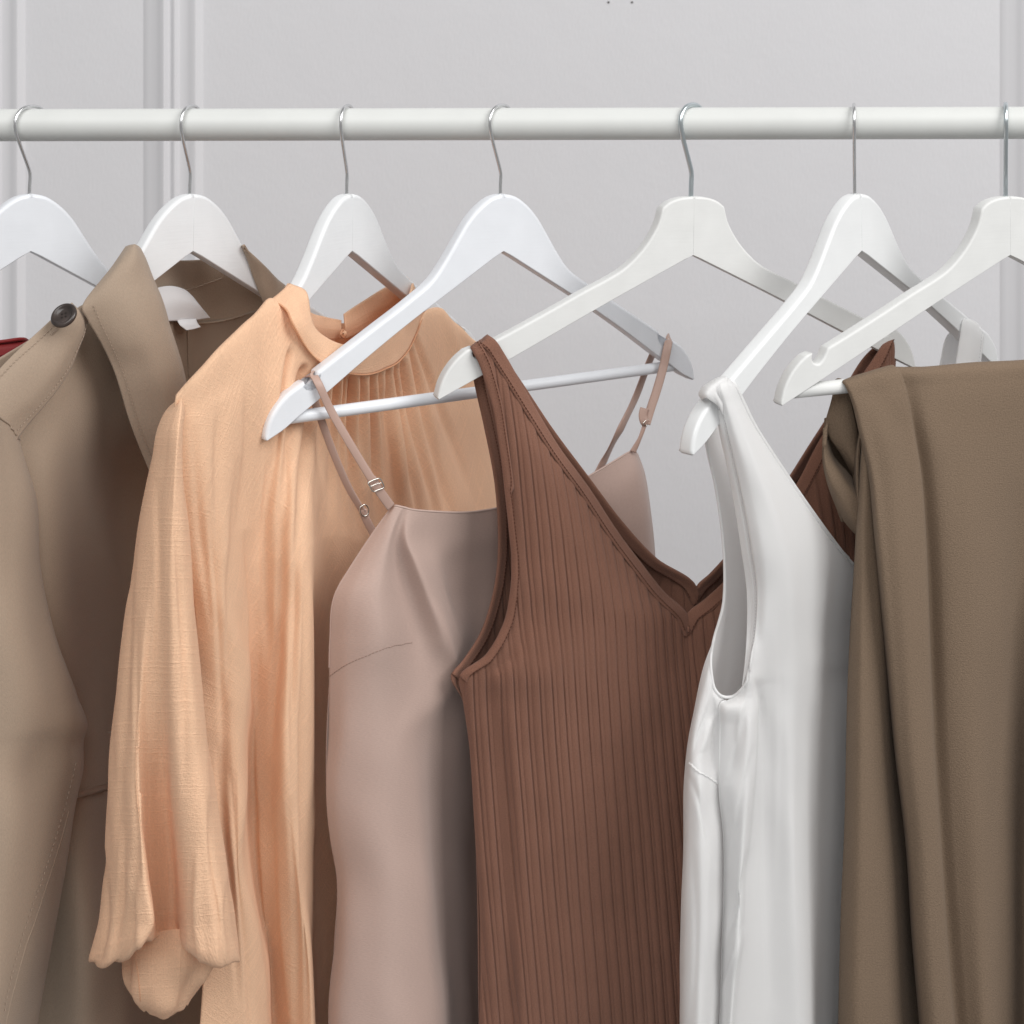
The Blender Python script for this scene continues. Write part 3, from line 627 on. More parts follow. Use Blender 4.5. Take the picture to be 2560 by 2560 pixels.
# ------------------------------------------------------------------ taupe camisole
ca = garment('camisole', 4, 'taupe satin camisole with thin adjustable straps', 'camisole')
fca = wrinkle(.0011, 8, 61, (1, .5)); fcb = wrinkle(.0034, 13, 62, (.8, .45), 12)
def cdisp(A, lu, lv, U, V): return fca(lu, lv) + fcb(lu, lv) * np.clip((V - .45) * 2, .12, 1) * .5
sheet('front_panel', rows(4, [
    [(739, 956, .020), (746, 954, .024), (756, 956, .026), (764, 958, .027), (776, 961, .028), (810, 965, .026), (865, 967, .022), (910, 964, .018), (960, 955, .016), (1040, 930, .014), (1110, 899, .014), (1160, 870, .012), (1194, 851, .006), (1203, 856, -.002)],
    [(700, 1010, .014), (718, 1008, .022), (736, 1008, .028), (751, 1010, .025), (768, 1013, .032), (806, 1015, .025), (865, 1016, .018), (910, 1012, .014), (960, 1005, .012), (1040, 985, .012), (1110, 955, .014), (1165, 925, .016), (1206, 892, .012), (1216, 896, -.002)],
    [(660, 1070, .010), (688, 1068, .022), (722, 1066, .031), (757, 1066, .023), (786, 1068, .036), (822, 1068, .026), (850, 1066, .014), (900, 1062, .008), (950, 1055, .006), (1030, 1040, .006), (1110, 1015, .008), (1170, 990, .014), (1218, 958, .012), (1227, 960, -.002)],
    [(632, 1120, .008), (668, 1120, .024), (714, 1120, .035), (770, 1120, .023), (806, 1120, .037), (838, 1120, .024), (855, 1118, .012), (900, 1112, .004), (950, 1105, .002), (1030, 1095, .002), (1110, 1075, .004), (1170, 1060, .010), (1224, 1030, .010), (1236, 1032, -.002)],
    (1210, [(622, .006), (660, .024), (716, .038), (788, .024), (838, .036), (862, .026), (884, .012), (905, .004), (950, .0), (1030, .0), (1110, .0), (1170, .006), (1228, .008), (1242, -.002)]),
    (1280, [(621, .004), (658, .022), (710, .034), (790, .027), (850, .026), (872, .018), (892, .006), (910, .002), (950, -.002), (1030, .0), (1110, .0), (1170, .006), (1230, .008), (1244, -.002)]),
    (1380, [(620, .002), (650, .020), (700, .032), (752, .034), (785, .030), (826, .014), (872, .002), (905, -.016), (955, -.024), (1030, -.004), (1110, .0), (1170, .006), (1234, .008), (1248, -.002)]),
    (1480, [(615, .002), (640, .016), (690, .030), (745, .036), (785, .030), (815, .008), (862, -.006), (905, -.030), (955, -.036), (1030, -.008), (1110, .0), (1170, .006), (1238, .008), (1252, -.002)]),
    (1580, [(622, .0), (644, .014), (690, .030), (745, .038), (790, .032), (818, .006), (862, -.014), (905, -.040), (955, -.044), (1030, -.008), (1110, .0), (1170, .006), (1242, .008), (1256, -.002)]),
    (1660, [(635, -.002), (654, .014), (696, .030), (750, .040), (797, .034), (824, .006), (866, -.018), (905, -.044), (955, -.05), (1030, -.01), (1110, .0), (1170, .006), (1244, .008), (1258, -.002)]),
    (1780, [(630, -.002), (650, .016), (696, .032), (752, .042), (806, .036), (832, .006), (870, -.020), (908, -.048), (955, -.052), (1030, -.01), (1110, .0), (1170, .006), (1246, .008), (1260, -.002)]),
    (1965, [(616, -.002), (640, .018), (694, .036), (758, .046), (822, .038), (848, .006), (880, -.022), (912, -.05), (955, -.055), (1030, -.01), (1110, .0), (1170, .006), (1250, .008), (1266, -.002)])]),
    M['cami'], ca, 240, 240, cdisp, .0009)
sheet('back_panel', rows(4, [
    [(720, 990, -.004), (800, 1010, -.03), (950, 1010, -.04), (1110, 960, -.03), (1200, 880, -.006)],
    (1120, [(640, -.002), (780, -.05), (950, -.06), (1110, -.04), (1232, -.006)]),
    (1280, [(623, -.002), (780, -.06), (950, -.075), (1110, -.04), (1240, -.006)]),
    (1480, [(617, -.003), (780, -.065), (950, -.08), (1110, -.045), (1250, -.006)]),
    (1580, [(624, -.004), (780, -.065), (950, -.08), (1110, -.045), (1254, -.006)]),
    (1660, [(637, -.005), (780, -.07), (950, -.085), (1110, -.045), (1258, -.006)]),
    (1780, [(632, -.005), (780, -.07), (950, -.085), (1110, -.045), (1260, -.006)]),
    (1965, [(618, -.005), (780, -.07), (950, -.085), (1110, -.045), (1264, -.006)])]), M['cami'], ca, 50, 60, None, .0009)
stitches('dart', on_sheet('front_panel', [(622, 1276), (650, 1256), (690, 1238), (730, 1222), (786, 1211)], .0003), M['cami_thread'], ca, .003, .25, .0003)
tube('hem', sub('front_panel', v=0, off=-.0004, n=160), .0009, M['cami'], ca, 8)
tube('hem', sub('front_panel', u=0, off=-.0004, a=0, b=.35, n=100), .0008, M['cami'], ca, 8)
def ribbon(name, pts, k, width, m, parent, n=80, twist=None, th=.0009):
    """flat strap along (px,py,n) points; width in metres, laid roughly facing the camera"""
    Q = smooth_path([P(k, *p) if len(p) == 3 else p[0] for p in pts], n)
    t = np.gradient(Q, axis=0); t /= np.linalg.norm(t, axis=1)[:, None]
    X, th_, _ = POSE[k]; nr = np.array((math.sin(th_), -math.cos(th_), 0))
    V = []
    W = np.interp(np.linspace(0, 1, n), np.linspace(0, 1, len(width)), width) if hasattr(width, '__len__') else np.full(n, width)
    g = []
    for i in range(n):
        f = nr if twist is None else nr * math.cos(twist[0] + (twist[1] - twist[0]) * i / n) + np.cross(t[i], nr) * math.sin(twist[0] + (twist[1] - twist[0]) * i / n)
        e = np.cross(t[i], f); e /= np.linalg.norm(e)
        g.append([Q[i] - e * W[i] / 2, Q[i] - e * W[i] / 4 + f * .0004, Q[i] + e * W[i] / 4 + f * .0004, Q[i] + e * W[i] / 2])
    return sheet(name, g, m, parent, 8, n, None, th, out=name + str(len(SHEETS)))
# near strap: over the slot of the hanger's near end, front fall with slider, back fall behind
ribbon('strap', [(578, 716, -.010), (584, 709, -.004), (592, 708, .005), (600, 722, .0105), (622, 770, .013), (655, 828, .018), (690, 886, .022), (706, 912, .024)], 4, .0064, M['strap'], ca, 90, (0, .35))
ribbon('strap', [(700, 902, .0215), (708, 914, .0245), (720, 932, .025), (738, 957, .024)], 4, .0075, M['strap'], ca, 30, (.3, .1))
ribbon('strap', [(626, 780, .0115), (658, 836, .0165), (694, 897, .0205)], 4, .0058, M['strap'], ca, 40, (.9, 1.0))
ribbon('strap', [(588, 722, -.009), (591, 745, -.010), (606, 792, -.010), (632, 862, -.010), (660, 925, -.010), (684, 966, -.010)], 4, .0064, M['strap'], ca, 70, (.5, 1.0))
ribbon('strap', [(684, 962, -.009), (692, 982, -.009), (706, 1010, -.008), (712, 1030, -.006)], 4, .0068, M['strap'], ca, 24, (.6, .6))
def ringy(pts, k, r=.0006, closed=True):
    Q = [P(k, *p) for p in pts]
    if closed: Q = Q + [Q[0]]
    return tube('slider', smooth_path(Q, 60), r, M['silver'], ca, 8)
ringy([(694, 911, .027), (706, 905, .027), (716, 903, .027), (722, 912, .027), (724, 919, .027), (714, 924, .027), (704, 927, .027), (699, 920, .027)], 4)
ringy([(699, 918, .028), (708, 914, .028), (719, 911, .028)], 4, .0005, False)
ringy([(679, 957, -.007), (688, 952, -.007), (695, 960, -.007), (694, 970, -.007), (686, 974, -.007), (680, 967, -.007)], 4)
# far straps
ribbon('strap', [(1262, 640, -.008), (1264, 637, .002), (1260, 652, .010), (1252, 690, .012), (1238, 740, .014), (1228, 770, .0145), (1219, 800, .015)], 4, .0078, M['strap'], ca, 70, (.5, .9))
ribbon('strap', [(1216, 770, .013), (1213, 784, .0135), (1216, 796, .015), (1221, 800, .0155)], 4, .0078, M['strap'], ca, 24, (.6, .4))
ribbon('strap', [(1217, 800, .014), (1208, 825, .013), (1194, 853, .010)], 4, (.004, .0035, .006), M['strap'], ca, 24, (.5, .3))
ringy([(1213, 799, .0155), (1219, 793, .0155), (1224, 791, .0155), (1224, 797, .0155), (1218, 803, .0155)], 4, .0006)
ribbon('strap', [(1232, 668, -.010), (1222, 692, -.013), (1202, 745, -.018), (1170, 812, -.007), (1140, 870, -.028), (1122, 905, -.030)], 4, .0092, M['strap'], ca, 60, (-.2, -.2))
# ------------------------------------------------------------------ brown ribbed tank top
ta = garment('ribbed_tank_top', 5, 'brown ribbed V-neck tank top hung between the camisole and the white top', 'tank top')
ft = wrinkle(.0005, 8, 71, (1, .3))
X5, th5, _r5 = POSE[5]; d5 = np.array((math.cos(th5), math.sin(th5)))
def rib_phase(A, lean=.085):
    s = (A[..., 0] - X5) * d5[0] + A[..., 1] * d5[1]
    return (s + lean * (A[..., 2] - Z0 + .4)) / .0098
def ribs(A, lu, lv, U, V, amp=1.):
    p = rib_phase(A); q = p - np.floor(p)
    sp = (lu[:, -1:] - lu[:, :1]); dist = np.minimum(U, 1 - U) * sp
    e = np.clip((dist - .001) / .004, 0, 1)
    g = np.exp(-((q - .5) / .06) ** 2) * .0016 + np.exp(-((q - .84) / .07) ** 2) * .00045
    hump = .00045 * np.sin(q * math.pi * 2 + .3)
    return ft(lu, lv) + e * amp * (hump - g)
def edge_band(A, lu, lv, U, V):
    return ribs(A, lu, lv, U, V)
LF = [  # front armhole edge (px,py), neckline edge (px,py), n left, n mid, n right
    ((889, 656), (921, 634), .004, .006, .006),
    ((896, 668), (934, 644), .010, .012, .010),
    ((905, 686), (950, 668), .011, .013, .011),
    ((918, 724), (982, 724), .012, .016, .012),
    ((932, 770), (1012, 776), .014, .019, .013),
    ((944, 840), (1052, 842), .016, .024, .014),
    ((953, 916), (1111, 923), .017, .028, .014),
    ((962, 1000), (1164, 1004), .018, .032, .013),
    ((967, 1060), (1206, 1060), .018, .034, .012),
    ((963, 1125), (1252, 1118), .018, .036, .011),
    ((950, 1180), (1296, 1161), .016, .036, .011),
    ((916, 1238), (1299, 1222), .012, .0355, .012),
    ((868, 1276), (1302, 1276), .005, .0345, .014),
    ((873, 1320), (1306, 1325), .002, .0335, .016),
    ((884, 1400), (1311, 1402), .000, .032, .019),
    ((895, 1560), (1318, 1560), -.002, .032, .023),
    ((904, 1700), (1322, 1700), -.002, .031, .026),
    ((906, 1820), (1326, 1820), -.002, .032, .026),
    ((904, 1965), (1330, 1965), -.002, .032, .026)]
def span(a, b, nl, nm, nr_, prof, k=5):
    """a row from a to b with a cross profile of fractions: list of (t, weight of mid, extra n)"""
    out = []
    for t, ex in prof:
        if t < .5: n = nl + (nm - nl) * math.sin(t * math.pi)
        else: n = nr_ + (nm - nr_) * math.sin(t * math.pi)
        out.append(P(k, a[0] + (b[0] - a[0]) * t, a[1] + (b[1] - a[1]) * t, n + ex))
    return out
g = []
for i, (a, b, nl, nm, nr_) in enumerate(LF):
    v = np.clip((i - 9) / 6, 0, 1)         # side folds below the armhole
    vv = np.clip((i - 3) / 4, 0, 1)
    prof = [(0, 0), (.03, .002 * vv), (.07, .002 * v), (.13, -.002 * v), (.19, .002 * v), (.27, 0), (.4, .001 * v), (.55, 0), (.7, 0), (.85, 0), (.95, 0), (1, 0)]
    g.append(span(a, b, nl, nm, nr_, prof))
sheet('front_panel', g, M['tank'], ta, 760, 400, ribs, .0016, out='tankL')
# other half of the front, from the V to the far strap
RF = [
    ((1672, 640), (1691, 632), -.002, -.001, -.002),
    ((1664, 654), (1692, 645), .006, .008, .004),
    ((1640, 690), (1690, 690), .008, .012, .004),
    ((1592, 760), (1686, 760), .010, .016, .004),
    ((1548, 830), (1682, 830), .012, .020, .004),
    ((1500, 920), (1690, 920), .013, .024, .004),
    ((1440, 1010), (1710, 1000), .013, .028, .004),
    ((1365, 1100), (1740, 1080), .011, .030, .003),
    ((1330, 1132), (1770, 1120), .010, .032, .002),
    ((1296, 1161), (1790, 1160), .011, .032, .002),
    ((1299, 1222), (1770, 1222), .012, .032, .0),
    ((1306, 1325), (1750, 1325), .016, .034, .0),
    ((1318, 1560), (1740, 1560), .023, .034, .0),
    ((1330, 1965), (1750, 1965), .026, .034, .0)]
g = [span(a, b, nl, nm, nr_, [(t, 0) for t in (0, .06, .15, .3, .5, .7, .85, .94, 1)]) for a, b, nl, nm, nr_ in RF]
sheet('front_panel', g, M['tank'], ta, 560, 260, ribs, .0016, out='tankR')
# back: inside faces seen through armhole and V
LB = [
    ((887, 657), (919, 634), -.006, -.006, -.006),
    ((890, 690), (952, 676), -.012, -.012, -.012),
    ((897, 728), (985, 724), -.013, -.014, -.013),
    ((915, 806), (1040, 806), -.014, -.02, -.014),
    ((935, 912), (1112, 903), -.014, -.026, -.014),
    ((941, 1000), (1178, 990), -.013, -.03, -.013),
    ((939, 1072), (1240, 1056), -.011, -.034, -.012),
    ((926, 1142), (1314, 1108), -.008, -.036, -.012),
    ((905, 1200), (1316, 1180), -.005, -.034, -.014),
    ((872, 1250), (1318, 1240), -.001, -.03, -.018),
    ((853, 1274), (1320, 1270), .002, -.028, -.02),
    ((874, 1320), (1322, 1320), .001, -.028, -.02),
    ((897, 1560), (1330, 1560), -.003, -.03, -.02),
    ((906, 1965), (1340, 1965), -.003, -.03, -.02)]
g = [span(a, b, nl, nm, nr_, [(t, 0) for t in (0, .04, .1, .2, .35, .5, .65, .8, .9, .96, 1)]) for a, b, nl, nm, nr_ in LB]
sheet('back_panel', g, M['tank'], ta, 560, 260, lambda *a: ribs(*a, amp=.7), .0014, out='tankBL')
RB = [
    ((1668, 640), (1690, 634), -.008, -.008, -.008),
    ((1630, 676), (1688, 690), -.012, -.012, -.01),
    ((1580, 760), (1684, 760), -.013, -.02, -.01),
    ((1530, 838), (1684, 840), -.014, -.026, -.01),
    ((1470, 930), (1700, 930), -.013, -.03, -.01),
    ((1366, 1056), (1730, 1050), -.012, -.034, -.01),
    ((1340, 1084), (1760, 1080), -.012, -.034, -.008),
    ((1315, 1108), (1780, 1120), -.012, -.034, -.004),
    ((1318, 1240), (1760, 1240), -.018, -.034, -.002),
    ((1330, 1560), (1750, 1560), -.02, -.034, -.002),
    ((1340, 1965), (1760, 1965), -.02, -.034, -.002)]
g = [span(a, b, nl, nm, nr_, [(t, 0) for t in (0, .06, .15, .3, .5, .7, .85, .94, 1)]) for a, b, nl, nm, nr_ in RB]
sheet('back_panel', g, M['tank'], ta, 420, 200, lambda *a: ribs(*a, amp=.7), .0014, out='tankBR')
fr = lambda n, L, c: [n + .0, L, c]
def edge_strip(name, key, edge, width_px, a, b, off, m, parent, n=200, roll=.0012, out=None):
    """turned hem: a narrow raised band that follows a sheet edge inwards"""
    A, N = SHEETS[key + '_base']; nv, nu = A.shape[:2]; j0, j1 = int(a * (nv - 1)), int(b * (nv - 1)) + 1
    idx = list(range(nu)) if edge == 0 else list(range(nu - 1, -1, -1))
    g = []
    for j in range(j0, j1, max(1, (j1 - j0) // 50)):
        row = A[j][idx]; nn = N[j][idx]; d = np.concatenate([[0], np.cumsum(np.linalg.norm(np.diff(row, axis=0), axis=1))])
        pts = []
        for fr_, of in ((-.04, -.0009), (.0, off * .9), (.08, off * 1.5), (.5, off * 1.2), (.9, off), (1, off * .2)):
            x = np.array([np.interp(max(0, fr_) * width_px, d, row[:, c]) for c in range(3)]); q = np.array([np.interp(max(0, fr_) * width_px, d, nn[:, c]) for c in range(3)])
            pts.append(x + q * of)
        g.append(pts)
    return sheet(name, g, m, parent, 14, n, None, .0008, out=out or name)
def tank_edge(key, edge, w, a, b, nm, extra=(), ext=0.):
    """turned hem laid square to the edge, resting on the panel (and on its neighbour across the V)"""
    A, N = SHEETS[key + '_base']; nv, nu = A.shape[:2]; j0, j1 = int(a * (nv - 1)), int(b * (nv - 1)) + 1
    c = 0 if edge == 0 else nu - 1; i1 = 6 if edge == 0 else nu - 7
    jj = list(range(j0, j1, max(1, (j1 - j0) // 50)))
    if jj[-1] != j1 - 1: jj.append(j1 - 1)
    E_ = A[jj, c]; Ne = N[jj, c]; ins = A[jj, i1] - E_
    T_ = np.gradient(E_, axis=0); T_ /= np.linalg.norm(T_, axis=1)[:, None] + 1e-9
    W_ = np.cross(Ne, T_); sg = np.sign((W_ * ins).sum(1)); W_ = W_ * np.where(sg == 0, 1, sg)[:, None]; W_ /= np.linalg.norm(W_, axis=1)[:, None]
    sV = None
    if ext:
        k0 = len(E_); st = ext / 8
        E_ = np.concatenate([E_, [E_[-1] + T_[-1] * st * (q + 1) for q in range(8)]])
        Ne = np.concatenate([Ne, np.repeat(Ne[-1:], 8, 0)]); W_ = np.concatenate([W_, np.repeat(W_[-1:], 8, 0)])
        sV = (E_[k0 - 1][:2] - np.array((X5, 0))) @ d5
    VV = [A[::2, ::4].reshape(-1, 3)]; NN = [N[::2, ::4].reshape(-1, 3)]
    for k_ in extra: VV.append(SHEETS[k_ + '_base'][0][::2, ::4].reshape(-1, 3)); NN.append(SHEETS[k_ + '_base'][1][::2, ::4].reshape(-1, 3))
    VV = np.concatenate(VV); NN = np.concatenate(NN)
    g = []
    for e, nn, w_ in zip(E_, Ne, W_):
        pts = [e - w_ * .0002 - nn * .0012, e - w_ * .0006 + nn * .0008]
        for fr_, of in ((.06, .0015), (.5, .0015), (.92, .0013), (1., .0002)):
            p = e + w_ * w * fr_; i = np.argmin(((VV - p) ** 2).sum(1))
            pts.append(p - NN[i] * ((p - VV[i]) @ NN[i]) + NN[i] * of)
        if sV is not None:                  # mitre at the point of the V
            for q in range(len(pts)):
                s_ = (pts[q][:2] - np.array((X5, 0))) @ d5; ex_ = (s_ - sV) if edge else (sV - s_)
                if ex_ > 0:
                    pts[q] = pts[q].copy(); pts[q][:2] -= d5 * (s_ - sV)
        g.append(pts)
    k_ = nm + key + str(edge)
    sheet(nm, g, M['tank'], ta, 16, 220, None, .0008, out=k_)
    return k_
e1 = tank_edge('tankL', 11, .0112, .0, vfrac('tankL', 1, 1163), 'neck_hem', ('tankR',), .012); stitches('stitching', sub(e1, u=.80, off=.0005, n=240), M['tank_thread'], ta, .0030, .3, .00045)
e2 = tank_edge('tankL', 0, .0085, .0, vfrac('tankL', 0, 1275), 'armhole_hem'); stitches('stitching', sub(e2, u=.80, off=.0005, n=240), M['tank_thread'], ta, .0030, .3, .0004)
e3 = tank_edge('tankBL', 11, .0105, .05, vfrac('tankBL', 1, 1110), 'neck_hem', ('tankBR',), .012); stitches('stitching', sub(e3, u=.82, off=.0006, n=240), M['tank_thread'], ta, .0030, .3, .0004)
e4 = tank_edge('tankBL', 0, .0095, .0, vfrac('tankBL', 0, 1273), 'armhole_hem'); stitches('stitching', sub(e4, u=.75, off=.0006, n=240), M['tank_thread'], ta, .0030, .3, .0004)
e5 = tank_edge('tankBR', 0, .0105, .0, vfrac('tankBR', 0, 1110), 'neck_hem', ('tankBL',), .012); stitches('stitching', sub(e5, u=.82, off=.0006, n=240), M['tank_thread'], ta, .0030, .3, .0004)
e6 = tank_edge('tankR', 0, .0105, .0, vfrac('tankR', 0, 1163), 'neck_hem', ('tankL',), .012); stitches('stitching', sub(e6, u=.82, off=.0006, n=240), M['tank_thread'], ta, .0030, .3, .0004)
# strap tops folded over the hanger
for key, kb in (('tankL', 'tankBL'), ('tankR', 'tankBR')):
    a = SHEETS[key][0][0]; b = SHEETS[kb][0][0]
    n_ = 24; ia = np.linspace(0, len(a) - 1, n_).astype(int); ib = np.linspace(0, len(b) - 1, n_).astype(int)
    top = [(a[i] + b[j]) / 2 + np.array((0, 0, .0016)) for i, j in zip(ia, ib)]
    sheet('shoulder_seam', [[b[j] for j in ib], top, [a[i] for i in ia]], M['tank'], ta, 40, 14, None, .0016, out='seam' + key)

# ------------------------------------------------------------------ white sleeveless top
wt = garment('white_top', 6, 'white sleeveless top with narrow bound edges', 'sleeveless top')
fw = wrinkle(.0008, 8, 81, (1, .35)); fw2 = wrinkle(.0012, 22, 82, (1, .6))
WCR = [(1418, 1312, 1366, 1480, 5, .8), (1405, 1330, 1380, 1450, 4, -.6), (1422, 1400, 1376, 1640, 5, .6), (1408, 1600, 1372, 1800, 4, .7), (1396, 1750, 1364, 1900, 4, -.5), (1440, 1300, 1452, 1900, 7, .5), (1470, 1150, 1476, 1700, 8, .4), (1510, 1300, 1516, 1950, 8, .4)]
WCS = [(1345, 1290, 1306, 1440, 5, .8), (1354, 1340, 1318, 1420, 4, -.6), (1300, 1460, 1352, 1640, 5, .6), (1312, 1600, 1306, 1940, 6, .5), (1340, 1520, 1336, 1900, 6, -.4)]
def wd(A, lu, lv, U, V): return fw(lu, lv)
WF = [
    [(1349, 716, .004), (1356, 714, .005), (1364, 713, .006), (1370, 713, .006), (1376, 714, .006), (1380, 716, .004)],
    [(1352, 732, .011), (1360, 728, .014), (1368, 726, .014), (1376, 726, .013), (1384, 727, .012), (1390, 730, .009)],
    [(1362, 768, .012), (1371, 766, .017), (1380, 764, .018), (1389, 763, .017), (1398, 761, .014), (1405, 761, .010)],
    [(1371, 812, .012), (1384, 811, .019), (1396, 809, .021), (1408, 806, .020), (1419, 803, .015), (1425, 802, .010)],
    [(1382, 860, .012), (1399, 860, .021), (1414, 859, .024), (1431, 857, .022), (1448, 853, .016), (1456, 852, .010)],
    [(1399, 940, .012), (1420, 940, .022), (1442, 940, .027), (1470, 938, .024), (1498, 936, .016), (1512, 935, .009)],
    [(1415, 1035, .012), (1440, 1035, .024), (1470, 1035, .029), (1505, 1035, .024), (1550, 1035, .012), (1585, 1035, .004)],
    [(1426, 1117, .011), (1448, 1117, .021), (1482, 1117, .027), (1520, 1117, .020), (1575, 1117, .004), (1650, 1117, -.004)],
    [(1422, 1200, .010), (1446, 1200, .018), (1484, 1200, .023), (1524, 1200, .015), (1580, 1200, -.002), (1670, 1200, -.010)]]
WG = []
for r_ in WF:
    x, y, n = r_[0]
    WG.append([(x + .5 * i, y, n + .0006 * i) for i in range(5)] + [(x + (r_[1][0] - x) * .3, y, n + (r_[1][2] - n) * .45)] + r_[1:])
sheet('front_panel', rows(6, WG + [
    [(1412, 1260, .0130), (1412.5, 1260, .0135), (1413, 1260, .0140), (1413.6, 1260, .0145), (1415, 1259, .0150), (1424, 1256, .0145), (1446, 1254, .0155), (1486, 1252, .0210), (1530, 1252, .0127), (1588, 1252, -.004), (1690, 1252, -.012)],
    [(1402, 1296, .0110), (1404, 1296, .0120), (1407, 1294, .0130), (1411, 1290, .0145), (1417, 1285, .0160), (1427, 1280, .0145), (1446, 1277, .0140), (1486, 1274, .0205), (1530, 1272, .0118), (1588, 1272, -.005), (1690, 1272, -.012)],
    [(1376, 1317, .0010), (1387, 1318, .0060), (1398, 1316, .0100), (1410, 1311, .0140), (1421, 1304, .0155), (1429, 1298, .0110), (1447, 1294, .0125), (1486, 1292, .0200), (1531, 1290, .0110), (1589, 1290, -.005), (1692, 1290, -.012)],
    [(1359, 1326, -.0010), (1370, 1332, .0050), (1390, 1334, .0110), (1412, 1330, .0160), (1428, 1324, .0160), (1431, 1320, .0080), (1448, 1318, .0115), (1486, 1316, .0196), (1532, 1316, .0100), (1590, 1316, -.003), (1700, 1316, -.010)],
    (1370, [(1358, -0.0012), (1368, 0.0037), (1388, 0.0099), (1412, 0.0186), (1427, 0.0174), (1431, 0.0062), (1450, 0.0099), (1486, 0.0198), (1535, 0.0074), (1592, -0.0008), (1710, -0.0042)]),
    (1430, [(1357, -0.0012), (1366, 0.0025), (1382, 0.0087), (1408, 0.0186), (1425, 0.0186), (1429, 0.0062), (1450, 0.0087), (1488, 0.0198), (1537, 0.0068), (1594, -0.0014), (1710, -0.0049)]),
    (1490, [(1357, -0.0025), (1366, 0.0037), (1384, 0.0124), (1408, 0.0198), (1420, 0.0174), (1425, 0.0050), (1450, 0.0087), (1490, 0.0198), (1538, 0.0060), (1594, -0.0022), (1710, -0.0049)]),
    (1580, [(1365, -0.0037), (1372, 0.0025), (1386, 0.0112), (1402, 0.0186), (1412, 0.0161), (1418, 0.0037), (1450, 0.0074), (1494, 0.0211), (1540, 0.0047), (1595, -0.0028), (1710, -0.0049)]),
    (1680, [(1366, -0.0037), (1372, 0.0012), (1383, 0.0087), (1395, 0.0174), (1403, 0.0149), (1409, 0.0037), (1450, 0.0074), (1498, 0.0217), (1542, 0.0040), (1596, -0.0035), (1710, -0.0049)]),
    (1780, [(1363, -0.0037), (1368, 0.0025), (1378, 0.0099), (1390, 0.0174), (1397, 0.0149), (1403, 0.0037), (1448, 0.0074), (1502, 0.0223), (1543, 0.0033), (1597, -0.0035), (1710, -0.0049)]),
    (1860, [(1361, -0.0037), (1366, 0.0019), (1374, 0.0074), (1383, 0.0136), (1389, 0.0124), (1396, 0.0037), (1446, 0.0074), (1505, 0.0223), (1544, 0.0026), (1598, -0.0035), (1710, -0.0049)]),
    (1965, [(1356, -0.0037), (1360, 0.0012), (1367, 0.0062), (1375, 0.0124), (1380, 0.0112), (1388, 0.0037), (1444, 0.0074), (1508, 0.0223), (1545, 0.0020), (1598, -0.0042), (1710, -0.0049)])]),
    M['white'], wt, 260, 420, lambda A, lu, lv, U, V: fw(lu, lv) * np.clip(V * 5, 0, 1) + crease(A, WCR, .003), .0009, out='whiteL')
fw3 = wrinkle(.0014, 16, 83, (1, .6))
sheet('back_panel', rows(6, [
    [(1348, 717, -.005), (1358, 714, -.006), (1370, 713, -.006), (1380, 716, -.006), (1386, 718, -.006)],
    [(1331, 760, -.012), (1345, 760, -.016), (1365, 760, -.018), (1385, 762, -.016), (1402, 766, -.012)],
    [(1331, 826, -.014), (1348, 826, -.020), (1375, 826, -.022), (1405, 826, -.020), (1432, 826, -.014)],
    [(1350, 914, -.013), (1372, 914, -.022), (1410, 914, -.026), (1450, 914, -.022), (1490, 914, -.014)],
    [(1364, 1008, -.013), (1390, 1008, -.024), (1430, 1008, -.030), (1490, 1008, -.026), (1560, 1008, -.014)],
    [(1368, 1090, -.013), (1396, 1090, -.026), (1440, 1090, -.033), (1520, 1090, -.03), (1640, 1090, -.020)],
    [(1365, 1144, -.014), (1396, 1150, -.028), (1444, 1150, -.036), (1530, 1150, -.034), (1680, 1150, -.026)],
    [(1347, 1208, -.018), (1390, 1230, -.030), (1446, 1230, -.040), (1540, 1230, -.040), (1710, 1230, -.030)],
    [(1336, 1262, -.02), (1380, 1300, -.034), (1446, 1300, -.044), (1540, 1300, -.044), (1720, 1300, -.030)],
    [(1330, 1400, -.024), (1380, 1400, -.040), (1446, 1400, -.048), (1540, 1400, -.048), (1720, 1400, -.030)],
    [(1330, 1965, -.030), (1380, 1965, -.044), (1446, 1965, -.05), (1540, 1965, -.05), (1720, 1965, -.030)]]), M['white'], wt, 90, 160, wd, .0009, out='whiteB')
